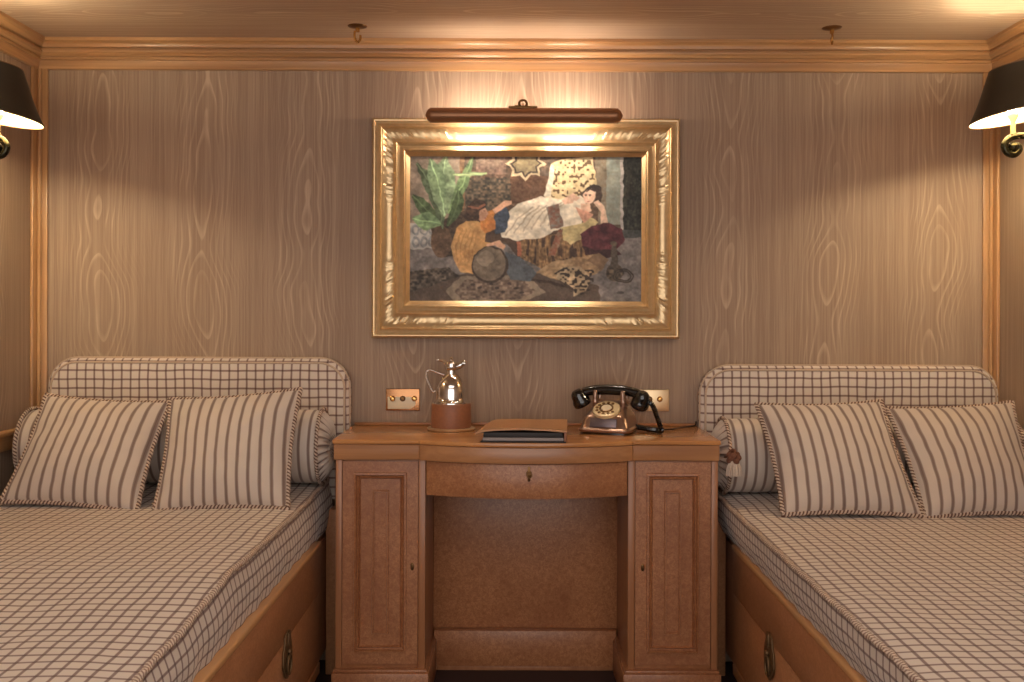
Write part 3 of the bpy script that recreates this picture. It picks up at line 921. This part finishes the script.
# coiled handset cord: mouth cup to the desk and back behind the body
axis = smooth_path([(.108, .006, .088), (.118, .004, .086), (.127, .002, .074), (.139, -.004, .045), (.148, -.006, .022), (.149, .002, .0095), (.135, .018, .0085), (.108, .030, .009), (.080, .034, .012), (.066, .036, .014)], 14)
axis = resample(axis, .00075)
pts = []
for i, p in enumerate(axis):
    t = (axis[min(i + 1, len(axis) - 1)] - axis[max(i - 1, 0)]).normalized()
    a = t.orthogonal().normalized() if abs(t.z) > .9 else (Vector((0, 0, 1)) - t * t.z).normalized()
    b = t.cross(a); w = i * 2 * math.pi / 7
    r = .0055
    pts.append(p + a * (r * math.cos(w)) + b * (r * math.sin(w)))
part(G().tube(pts, .0028, 6), 'handset_cord', M['bakelite'], tel, 'coiled black cord')
c0 = Matrix.Rotation(math.radians(19), 3, 'Z')
def tl_(p): return c0 @ (Vector(p) - ph_loc)
pts = smooth_path([(.06, .045, .010)] + [tl_(p) for p in ((ph_loc.x + .10, -.150, DZ + .0035), (ph_loc.x + .17, -.135, DZ + .003), (ph_loc.x + .225, -.075, DZ + .003), (ph_loc.x + .268, -.030, DZ + .0035), (ph_loc.x + .275, -.016, DZ + .0125), (ph_loc.x + .277, -.004, DZ + .012))], 10)
part(G().tube(pts, .0022, 8), 'line_cord', M['bakelite'], tel, 'thin black line cord')

# ------------------------------------------------------------------ framed painting
YF = -.012
F0, F1 = P(371.5, 338, -.036), P(680, 119, -.036)      # outer corners on the front
FX0, FX1, FZ0, FZ1 = F0.x, F1.x, F0.z, F1.z
pic = thing('framed_painting', ((FX0 + FX1) / 2, -.03, FZ0), 'oil painting of reclining figures in a wide gilt frame on the back wall', 'painting')
FP = [(0, .002), (0, .030), (.003, .040), (.007, .043), (.010, .0425), (.012, .039), (.017, .0365), (.023, .038), (.026, .043), (.029, .0445), (.032, .0415), (.034, .036), (.042, .0295), (.052, .0265), (.062, .0275), (.068, .031), (.070, .035), (.073, .0365), (.076, .0345), (.078, .029), (.083, .0265), (.090, .0285), (.093, .0325), (.096, .0335), (.099, .031), (.101, .024), (.106, .019), (.112, .014), (.112, .004)]
def frame_side(axis_pts, n, seed):
    (ax, az), (bx_, bz), (ix, iz) = axis_pts      # outer corner a -> b, inward direction
    L = math.hypot(bx_ - ax, bz - az); tx, tz = (bx_ - ax) / L, (bz - az) / L
    vs, fs = [], []; m = len(FP)
    for i in range(n + 1):
        for j, (p, h) in enumerate(FP):
            s = p + (L - 2 * p) * i / n
            hh = h
            if .033 < p < .069:      # relief in the hollow
                e = min(s, L - s); band = math.sin(math.pi * (p - .033) / .036)
                rel = 0.0
                if e < .26:
                    rel += .0035 * abs(mnoise.noise(Vector((s * 70, p * 90, seed)))) * 1.6
                    rel += .004 * (math.exp(-((e - .105) / .003) ** 2) + math.exp(-((e - .118) / .003) ** 2) + math.exp(-((e - .205) / .003) ** 2) + math.exp(-((e - .216) / .003) ** 2) + math.exp(-((e - .226) / .0025) ** 2))
                    rel += .003 * abs(math.sin(s * 95)) * math.exp(-((e - .16) / .035) ** 2)
                else:
                    rel += .0012 * abs(mnoise.noise(Vector((s * 40, p * 60, seed))))
                hh += .8 * rel * band
            vs.append((ax + tx * s + ix * p, -hh - .006, az + tz * s + iz * p))
    for i in range(n):
        for j in range(m - 1): fs.append((i * m + j, i * m + j + 1, (i + 1) * m + j + 1, (i + 1) * m + j))
    return vs, fs
g = G()
for pts, seed in ((((FX0, FZ1), (FX1, FZ1), (0, -1)), 1), (((FX1, FZ1), (FX1, FZ0), (-1, 0)), 2), (((FX1, FZ0), (FX0, FZ0), (0, 1)), 3), (((FX0, FZ0), (FX0, FZ1), (1, 0)), 4)):
    vs, fs = frame_side(pts, 260, seed); g.add(vs, fs)
fr_ = part(g, 'frame', M['gold'], pic, 'gilded moulded frame with relief ornament', sharp=.5)
g = G().box(FX0 + .004, FX1 - .004, -.008, -.001, FZ0 + .004, FZ1 - .004, .001)
part(g, 'backing', M['brass_dark'], pic)

# the canvas: colours laid on a fine grid (an oriental interior with two figures)
NX, NY = 400, 246
SS = 2
W_, H_ = NX * SS, NY * SS
yy, xx = np.mgrid[0:H_, 0:W_]
X = 38 + (xx + .5) / W_ * 924
Y = 65 + (yy + .5) / H_ * 570
rng = np.random.RandomState(3)
def vnoise(sx, sy, seed):
    r = np.random.RandomState(seed); gx, gy = int(1000 / sx) + 3, int(700 / sy) + 3
    t = r.rand(gy, gx); fx, fy = X / sx, Y / sy
    ix, iy = fx.astype(int), fy.astype(int); wx, wy = fx - ix, fy - iy
    wx, wy = wx * wx * (3 - 2 * wx), wy * wy * (3 - 2 * wy)
    return (t[iy, ix] * (1 - wx) + t[iy, ix + 1] * wx) * (1 - wy) + (t[iy + 1, ix] * (1 - wx) + t[iy + 1, ix + 1] * wx) * wy
N1, N2, N3 = vnoise(9, 7, 1), vnoise(26, 20, 2), vnoise(5, 14, 3)
IMG = np.zeros((H_, W_, 3)); IMG[:] = (84, 70, 56)
wobx, woby = (vnoise(18, 18, 5) - .5) * 7, (vnoise(18, 18, 6) - .5) * 7
def mask(poly):
    p = np.array(poly, float); m = np.zeros((H_, W_), bool)
    x0, x1, y0, y1 = p[:, 0].min() - 6, p[:, 0].max() + 6, p[:, 1].min() - 6, p[:, 1].max() + 6
    sl = (slice(max(0, int((y0 - 65) / 570 * H_)), max(0, int((y1 - 65) / 570 * H_) + 2)), slice(max(0, int((x0 - 38) / 924 * W_)), max(0, int((x1 - 38) / 924 * W_) + 2)))
    a, b = X[sl] + wobx[sl], Y[sl] + woby[sl]; mm = np.zeros(a.shape, bool)
    for i in range(len(p)):
        (xa, ya), (xb, yb) = p[i], p[(i + 1) % len(p)]
        if ya == yb: continue
        c = ((ya > b) != (yb > b)) & (a < (xb - xa) * (b - ya) / (yb - ya) + xa)
        mm ^= c
    m[sl] = mm
    return m
def paint(poly, col, v=.18, col2=None, nz=None):
    m = mask(poly) if not isinstance(poly, np.ndarray) else poly
    nz = N2 if nz is None else nz
    base = np.array(col, float)
    if col2 is not None:
        c = base[None] * (1 - nz[m][:, None]) + np.array(col2, float)[None] * nz[m][:, None]
    else: c = np.repeat(base[None], m.sum(), 0)
    IMG[m] = c * (1 + v * (N1[m][:, None] - .5) * 2)
def ell(cx, cy, rx, ry, a=0):
    a = math.radians(a); return [(cx + rx * math.cos(t) * math.cos(a) - ry * math.sin(t) * math.sin(a), cy + rx * math.cos(t) * math.sin(a) + ry * math.sin(t) * math.cos(a)) for t in np.linspace(0, 2 * math.pi, 28)[:-1]]
def stroke(pts, w):
    L, R = [], []
    for i, (x, y) in enumerate(pts):
        x0, y0 = pts[max(0, i - 1)]; x1, y1 = pts[min(len(pts) - 1, i + 1)]
        d = math.hypot(x1 - x0, y1 - y0) or 1; ww = w if not isinstance(w, (list, tuple)) else w[i]
        L.append((x - (y1 - y0) / d * ww, y + (x1 - x0) / d * ww)); R.append((x + (y1 - y0) / d * ww, y - (x1 - x0) / d * ww))
    return L + R[::-1]
# wall and hangings
paint([(30, 60), (260, 60), (260, 450), (30, 450)], (150, 128, 108), .1, (120, 104, 88))
paint([(245, 60), (830, 60), (830, 330), (245, 330)], (112, 82, 62), .25, (72, 62, 52))
paint([(258, 150), (440, 150), (440, 330), (258, 330)], (70, 66, 58), .35, (96, 76, 56), N1)
paint([(440, 140), (600, 140), (570, 250), (440, 250)], (112, 74, 50), .3, (78, 56, 42), N1)
paint([(236, 60), (256, 60), (256, 330), (236, 330)], (120, 88, 60), .2)
paint([(300, 60), (420, 60), (420, 135), (300, 135)], (128, 96, 80), .2, (108, 88, 72))
star = [(500 + (82 if k % 2 == 0 else 60) * math.cos(k * math.pi / 8), 95 + (66 if k % 2 == 0 else 46) * math.sin(k * math.pi / 8)) for k in range(16)]
paint(star, (196, 172, 132), .1)
paint([(500 + (x - 500) * .82, 95 + (y - 95) * .80) for x, y in star], (66, 54, 46), .2)
paint([(500 + (x - 500) * .68, 95 + (y - 95) * .66) for x, y in star], (176, 156, 110), .2, (90, 76, 56), N1)
paint([(775, 60), (832, 60), (832, 330), (790, 330)], (140, 118, 92), .2, (104, 96, 80), N1)
paint([(820, 60), (884, 60), (884, 330), (820, 330)], (148, 146, 128), .15, (112, 120, 110), N1)
paint([(876, 60), (892, 60), (892, 380), (876, 380)], (168, 158, 150), .1)
paint([(888, 60), (966, 60), (966, 360), (888, 360)], (30, 30, 26), .3, (58, 56, 46), N3)
paint([(880, 352), (966, 352), (966, 400), (880, 400)], (70, 70, 66), .15)
# tiled dado and pot, floor
paint([(30, 330), (150, 330), (150, 440), (30, 440)], (176, 168, 158), .08, (150, 146, 140), N1)
for tx in (62, 96, 130):
    for ty in (356, 402): 
        paint(ell(tx, ty, 17, 22), (122, 122, 122), .1); paint(ell(tx, ty, 9, 12), (164, 156, 146), .1)
paint([(30, 432), (970, 380), (970, 640), (30, 640)], (128, 118, 112), .12, (100, 92, 88))
paint([(120, 330), (260, 280), (300, 430), (230, 460), (150, 460)], (70, 54, 42), .2)
paint(ell(166, 400, 42, 62), (112, 84, 60), .15, (84, 62, 46)); paint(ell(160, 352, 24, 14), (88, 66, 48), .1)
# palm leaves
def leaf(x0, y0, x1, y1, w, c, bend=0):
    mx, my = (x0 + x1) / 2 + bend, (y0 + y1) / 2
    pts = [(x0, y0), ((x0 + mx) / 2 + bend * .2, (y0 + my) / 2), (mx, my), ((mx + x1) / 2 + bend * .2, (my + y1) / 2), (x1, y1)]
    q = stroke(pts, [4, w * .7, w, w * .8, 5])
    paint(q, c, .18, tuple(k * .74 for k in c))
    paint(stroke(pts, 2.4), tuple(min(255, k * 1.22) for k in c), .05)
leaf(170, 350, 66, 95, 30, (88, 104, 72), 26)
leaf(150, 320, 50, 220, 26, (84, 104, 64))
leaf(165, 330, 52, 312, 36, (124, 156, 104))
leaf(176, 300, 182, 66, 52, (138, 164, 118), -10)
leaf(190, 290, 286, 70, 22, (112, 140, 88), 8)
leaf(170, 250, 118, 75, 36, (126, 154, 108), 4)
leaf(210, 140, 345, 130, 9, (140, 160, 108))
leaf(190, 340, 236, 200, 24, (70, 88, 54), 12)
# carpet
paint([(36, 600), (190, 545), (330, 500), (560, 520), (790, 570), (800, 640), (36, 640)], (104, 86, 70), .22, (74, 58, 48), N1)
paint([(180, 596), (246, 536), (506, 528), (580, 596), (500, 634), (220, 634)], (150, 132, 108), .12, (124, 106, 86), N1)
paint([(214, 596), (266, 548), (488, 542), (540, 596), (476, 626), (244, 626)], (104, 82, 68), .2, (132, 112, 92), N1)
for k in range(9):
    paint(ell(292 + k * 24, 566 + 16 * (k % 3), 9, 5), (70, 56, 50), .1)
paint([(40, 520), (190, 500), (240, 540), (80, 585), (36, 600)], (62, 52, 44), .35, (92, 80, 66), N1)
# leopard backed couch
paint([(572, 220), (600, 95), (640, 75), (765, 66), (782, 170), (760, 240), (600, 250)], (214, 190, 142), .08, (194, 166, 116))
sp = (vnoise(9, 9, 21) > .66) & mask([(600, 225), (612, 100), (650, 80), (758, 72), (776, 165), (720, 220)])
paint(sp, (94, 68, 44), .1)
paint([(572, 222), (600, 95), (616, 100), (600, 225)], (206, 192, 166), .08)
# couch cushions and striped rug on the divan
paint([(250, 330), (420, 250), (620, 300), (800, 330), (800, 470), (480, 470), (420, 400), (300, 420)], (96, 70, 52), .25, (60, 46, 38), N1)
paint([(470, 400), (560, 370), (720, 370), (760, 470), (700, 500), (560, 505), (480, 460)], (158, 118, 72), .2, (96, 70, 46), N3)
st = (vnoise(7, 40, 23) > .60) & mask([(480, 400), (640, 370), (740, 400), (720, 480), (540, 490), (480, 450)])
paint(st, (70, 50, 38), .1)
# reclining figure: white robe
paint([(395, 350), (420, 290), (470, 250), (560, 222), (640, 232), (720, 215), (745, 260), (720, 330), (640, 345), (560, 385), (470, 395), (405, 382)], (222, 208, 184), .06, (198, 182, 156))
for k in range(6):
    paint(stroke([(420 + k * 34, 375 - k * 8), (470 + k * 32, 310 - k * 9), (530 + k * 28, 262 - k * 4)], 3), (172, 154, 130), .05)
paint([(372, 300), (420, 262), (436, 300), (420, 360), (380, 370)], (56, 66, 82), .2)
paint([(640, 345), (720, 330), (760, 300), (790, 320), (740, 380), (680, 410), (650, 390)], (196, 176, 118), .1, (168, 146, 96))
paint([(582, 262), (630, 250), (650, 340), (600, 350)], (150, 92, 70), .25, (92, 92, 84), N1)
paint([(630, 350), (650, 350), (620, 455), (590, 450)], (158, 84, 58), .2, (110, 96, 76), N1)
paint([(466, 396), (482, 396), (486, 455), (470, 455)], (170, 96, 66), .15)
paint([(640, 236), (690, 206), (716, 226), (700, 246), (650, 256)], (206, 160, 132), .08)
paint([(716, 214), (738, 190), (770, 172), (800, 186), (806, 216), (796, 246), (776, 250), (776, 206), (748, 196), (728, 226)], (52, 40, 36), .1, (72, 56, 46))
paint([(728, 214), (740, 196), (762, 192), (778, 206), (778, 226), (766, 246), (750, 254), (736, 246), (728, 230)], (218, 178, 148), .04, (202, 158, 128))
paint(stroke([(740, 202), (756, 194), (774, 202)], 3.5), (64, 48, 42), .05)
for ex in (741, 757): paint(stroke([(ex - 5, 217), (ex, 214), (ex + 5, 217)], 1.8), (84, 60, 50), 0); paint(ell(ex, 219, 3.2, 1.8), (58, 42, 38), 0)
paint(stroke([(748, 220), (744, 231), (749, 233)], 1.6), (186, 140, 112), 0)
paint(ell(749, 241, 6, 2.2), (168, 92, 82), 0)
paint([(722, 246), (752, 252), (762, 276), (730, 290), (716, 266)], (214, 174, 144), .05, (196, 152, 122))
paint([(690, 240), (722, 246), (716, 300), (690, 290)], (214, 196, 168), .06)
paint([(770, 246), (788, 232), (814, 262), (830, 330), (800, 335), (796, 280)], (214, 174, 144), .06)
paint([(700, 262), (770, 290), (730, 330), (716, 300)], (200, 140, 112), .1)
# red cushion
paint([(716, 372), (760, 336), (830, 322), (884, 350), (896, 392), (860, 430), (780, 432), (726, 420)], (98, 44, 48), .15, (66, 28, 34))
paint([(722, 415), (780, 432), (860, 430), (884, 452), (800, 468), (740, 450)], (60, 34, 32), .2)
# skin on the floor
paint([(540, 520), (600, 480), (700, 460), (780, 450), (830, 470), (790, 520), (700, 560), (600, 545)], (182, 148, 104), .15, (140, 108, 74), N2)
paint([(620, 540), (640, 500), (720, 495), (760, 540), (740, 590), (690, 615), (690, 580)], (204, 178, 136), .1, (150, 122, 88), N2)
sk = (vnoise(10, 7, 31) > .6) & mask([(610, 530), (650, 500), (770, 510), (770, 590), (700, 615)])
paint(sk, (58, 46, 38), .1)
paint(stroke([(510, 545), (600, 560), (690, 585)], 5), (66, 50, 40), .1)
paint([(740, 470), (790, 445), (830, 470), (800, 515), (780, 490)], (146, 112, 78), .15, (102, 78, 56), N1)
# water pipe
paint(ell(856, 520, 34, 34), (60, 50, 42), .25, (96, 80, 60), N1); paint([(844, 400), (862, 400), (870, 500), (838, 500)], (78, 66, 54), .2); paint(ell(852, 405, 14, 10), (92, 78, 60), .1)
for rr in (30, 40): 
    q = ell(890, 532, rr, rr * .62); paint(stroke(q + [q[0]], 2.5), (58, 46, 36), .1)
paint(ell(876, 600, 14, 5), (74, 68, 64), .1)
# seated figure in orange with a tambourine
paint([(215, 470), (202, 420), (225, 350), (262, 318), (310, 320), (345, 350), (336, 400), (372, 405), (345, 440), (300, 470), (300, 525), (240, 518)], (206, 156, 92), .08, (180, 128, 70))
for k in range(5): paint(stroke([(228 + k * 15, 480), (222 + k * 18, 420), (250 + k * 16, 350)], 2.0), (170, 120, 66), .05)
paint([(318, 300), (372, 272), (380, 350), (340, 368), (322, 345)], (208, 134, 62), .12, (172, 98, 44))
paint([(366, 272), (420, 238), (446, 240), (440, 254), (376, 292)], (204, 150, 116), .08)
paint(ell(326, 288, 22, 32, 8), (192, 140, 108), .06, (168, 118, 90))
paint(stroke([(342, 280), (350, 292), (342, 296)], 3), (186, 132, 102), 0)
paint(ell(336, 278, 4, 2), (60, 42, 36), 0); paint(ell(338, 306, 5, 2), (140, 78, 64), 0)
paint([(256, 310), (262, 262), (300, 232), (340, 240), (344, 262), (318, 276), (310, 322), (270, 316)], (48, 36, 30), .15, (70, 50, 38), N1)
paint(stroke([(266, 262), (312, 268), (340, 252)], 4), (120, 74, 54), .1)
paint([(420, 440), (480, 460), (545, 520), (520, 555), (440, 550), (420, 500)], (98, 104, 108), .25, (66, 70, 76), N1)
paint(ell(358, 490, 73, 73), (66, 52, 42), .1); paint(ell(356, 488, 66, 66), (126, 108, 88), .06, (100, 86, 70)); paint(ell(340, 466, 34, 30), (140, 122, 100), .04)
paint([(345, 410), (395, 396), (420, 418), (412, 436), (380, 416), (346, 420)], (204, 152, 118), .08)
# old varnish unevenness
for _ in range(2):
    IMG = (IMG + np.roll(IMG, 1, 0) + np.roll(IMG, -1, 0) + np.roll(IMG, 1, 1) + np.roll(IMG, -1, 1)) / 5
IMG = IMG * .86 + IMG.mean(2, keepdims=True) * .18 + 6
IMG *= (.80 + .26 * vnoise(34, 30, 41) + .14 * vnoise(12, 10, 42))[:, :, None]
IMG += (vnoise(5, 6, 43)[:, :, None] - .5) * 14
IMG = np.clip(IMG, 0, 255).reshape(NY, SS, NX, SS, 3).mean((1, 3)) / 255
IMG = np.where(IMG <= .04045, IMG / 12.92, ((IMG + .055) / 1.055) ** 2.4)
ox0, ox1, oz0, oz1 = FX0 + .1115, FX1 - .1115, FZ0 + .1115, FZ1 - .1115
me = bpy.data.meshes.new('canvas')
px_, pz_ = np.meshgrid(np.linspace(ox0, ox1, NX), np.linspace(oz1, oz0, NY))
off = OFF[pic.name]
co = np.stack([px_ - off.x, np.full_like(px_, -.0165) - off.y, pz_ - off.z], -1).reshape(-1, 3)
idx = np.arange(NX * NY).reshape(NY, NX)
fc = np.stack([idx[:-1, :-1], idx[1:, :-1], idx[1:, 1:], idx[:-1, 1:]], -1).reshape(-1, 4)
me.from_pydata(co.tolist(), [], fc.tolist())
ca = me.color_attributes.new('paint', 'FLOAT_COLOR', 'POINT')
ca.data.foreach_set('color', np.concatenate([IMG.reshape(-1, 3), np.ones((NX * NY, 1))], 1).astype(np.float32).ravel())
n = NT('oil_paint', rough=.5, spec=.3)
at = n.n('ShaderNodeAttribute'); at.attribute_name = 'paint'; n.color(at.outputs['Color'])
me.materials.append(n.mat)
cv = bpy.data.objects.new('canvas', me); C.objects.link(cv); cv.parent = pic
cv['label'] = 'painted canvas with two figures, a palm and a leopard skin'

# ------------------------------------------------------------------ picture light
PLY = -.125
a, b = P(425.5, 115.3, PLY), P(622.5, 115.8, PLY)
plz = (a.z + b.z) / 2
pl = thing('picture_light', ((a.x + b.x) / 2, PLY, plz), 'long bronze tube picture light over the top of the gilt frame', 'lamp')
R = .0215
secs = []
g = G()
angs = [math.radians(t) for t in np.linspace(96, 268, 22)]      # from the top, round the front, to the bottom
nx = 40
def shell(rad, flip):
    def f(u, v):
        x = a.x + (b.x - a.x) * u; e = min(x - a.x, b.x - x)
        rr = rad * (1 if e > R else math.sqrt(max(.04, 1 - (1 - e / R) ** 2)))
        t = angs[0] + (angs[-1] - angs[0]) * v
        return (x, PLY + rr * math.cos(t), plz + rr * math.sin(t))
    g.grid(f, 120, 21, flip=flip)
shell(R, False); shell(R - .0012, True)
for k in (0, 21):
    t = angs[k]; 
    g.tube([(x, PLY + (R - .0006) * math.cos(t), plz + (R - .0006) * math.sin(t)) for x in np.linspace(a.x + .012, b.x - .012, 20)], .0012, 6)
for zo, yo in ((.004, -.0208), (-.008, -.0198)):
    g.tube([(a.x + .015, PLY + yo, plz + zo), (b.x - .015, PLY + yo, plz + zo)], .0018, 8)
part(g, 'housing', M['lamp_bronze'], pl)
for xe, s in ((a.x, 1), (b.x, -1)):
    mt = Matrix.Translation((xe + s * .004, PLY, plz)) @ Matrix.Rotation(math.pi / 2, 4, 'Y')
    g = G().lathe([(.0001, -s * .003), (.006, -s * .003), (.009, 0), (.007, s * .003), (.0001, s * .003)], 20, mt)
    part(g, 'end_cap', M['brass_dark'], pl)
xm = P(523, 106, PLY).x
g = G()
g.box(xm - .042, xm + .042, PLY - .008, PLY + .008, plz + R - .0005, plz + R + .0055, .0015)
g.tube([(xm + .011 * math.cos(t), PLY, plz + R + .013 + .0105 * math.sin(t)) for t in np.linspace(0, 2 * math.pi, 24)[:-1]], .0036, 8, closed=True)
g.tube([(xm - .024, PLY, plz + R + .008), (xm - .006, PLY, plz + R + .007)], .002, 6)
part(g, 'clip', M['brass_dark'], pl)
g = G().tube(smooth_path([(xm, PLY, plz + R + .003), (xm, -.09, plz + R + .018), (xm, -.045, plz + R + .012), (xm, -.012, plz - .02), (xm, -.006, plz - .045)], 8), .0035, 8)
part(g, 'arm', M['brass_dark'], pl)
for px in (478, 573):
    c = P(px, 116, PLY)
    g = G().tube([(c.x + d, PLY + .006, plz - .003) for d in np.linspace(-.062, .062, 9)], [.003] + [.0085] * 7 + [.003], 14)
    part(g, 'bulb', M['picture_bulb'], pl, 'glowing tubular bulb')

# ------------------------------------------------------------------ wall sconces
def sconce(xw, s, y, zb, label, lean):
    """s = +1: the wall is on the left, the lamp stands out toward +X"""
    d, ds = .180, .150
    root = thing('wall_sconce', (xw, y, zb - .05), label, 'lamp', 'black shaded wall sconces')
    X_ = lambda k: xw + s * k
    # back plate and swan-neck arm with a scroll
    mt = Matrix.Translation((xw, y, zb - .09)) @ Matrix.Rotation(s * math.pi / 2, 4, 'Y')
    part(G().lathe([(.0001, .014), (.010, .013), (.016, .009), (.030, .007), (.036, .003), (.038, 0)], 32, mt), 'back_plate', M['bronze_green'], root)
    pts = [(X_(.010), y, zb - 0.090), (X_(.040), y, zb - 0.086), (X_(.085), y, zb - 0.070), (X_(.130), y, zb - 0.058), (X_(.165), y, zb - 0.055), (X_(.190), y, zb - 0.062), (X_(.202), y, zb - 0.080), (X_(.194), y, zb - 0.098), (X_(.176), y, zb - 0.102), (X_(.164), y, zb - 0.090), (X_(.168), y, zb - 0.080), (X_(.178), y, zb - 0.080)]
    arm = part(G().tube(smooth_path(pts, 8), .0088, 14), 'arm', M['bronze_green'], root)
    part(G().ball((X_(.179), y, zb - .083), .013, 10), 'scroll_end', M['bronze_green'], arm)
    g = G().lathe([(.0001, -.060), (.006, -.060), (.006, -.020), (.008, -.014), (.013, -.006), (.0135, .000), (.0105, .002), (.0105, .005), (.0001, .005)], 24, Matrix.Translation((X_(d), y, zb)))
    part(g, 'candle_tube', M['candle'], root, 'cream candle sleeve')
    g = G().lathe([(.0001, .004), (.009, .005), (.0145, .011), (.0152, .017), (.011, .025), (.0045, .035), (.0030, .088), (.005, .106), (.0078, .115), (.007, .121), (.0001, .1245)], 20, Matrix.Translation((X_(d), y, zb)))  # slim glowing upper tip added to throw light out of the shade top
    part(g, 'bulb', M['bulb'], root, 'glowing candle bulb with an added upper tip')
    # leaning shade: flared, black outside, cream inside
    mt = Matrix.Translation((X_(ds), y, zb)) @ Matrix.Rotation(s * math.radians(lean), 4, 'Y') @ Matrix.Rotation(math.radians(-2.5), 4, 'X')
    prof = [(.1330, .000), (.1235, .014), (.1125, .032), (.1000, .054), (.0880, .078), (.0765, .102), (.0650, .125)]
    part(G().lathe(prof, 64, mt), 'shade', M['shade_black'], root)
    part(G().lathe([(r - .0022, z) for r, z in prof][::-1], 64, mt), 'shade_lining', M['shade_inside'], root, 'cream lining of the shade')
    for (r, z) in (prof[0], prof[-1]):
        g = G().tube([mt @ Vector(((r - .001) * math.cos(t), (r - .001) * math.sin(t), z)) for t in np.linspace(0, 2 * math.pi, 65)[:-1]], .0018, 6, closed=True)
        part(g, 'shade_edge', M['shade_edge'], root)
    return root
sconce(XL, 1, -.573, 1.538, 'brass wall sconce with black shade on the left wall', 9)
sconce(XR, -1, -.474, 1.566, 'brass wall sconce with black shade on the right wall', 9)

# ------------------------------------------------------------------ ceiling hooks
def hook(x, y, label, turn):
    root = thing('ceiling_hook', (x, y, ZC), label, 'hook', 'brass ceiling hooks', world=False, rotz=math.radians(turn))
    part(G().lathe([(.0001, -.006), (.010, -.006), (.020, -.004), (.027, -.0015), (.028, 0)], 32), 'plate', M['brass_dark'], root)
    g = G().tube([(0, 0, -.004), (0, 0, -.016)], .006, 12)
    g.tube(smooth_path([(-.0075, 0, -.014), (-.0085, 0, -.028), (-.005, 0, -.041), (.002, 0, -.045), (.008, 0, -.038), (.0085, 0, -.026)], 8), .0034, 10)
    part(g, 'ring', M['brass'], root)
hk = P(357.5, 27.5, -.165); hook(hk.x, -.165, 'small brass hook on the ceiling above the left of the painting', 0)
hk = P(832, 32, -.165); hook(hk.x, -.165, 'small brass hook on the ceiling above the right bed', 80)
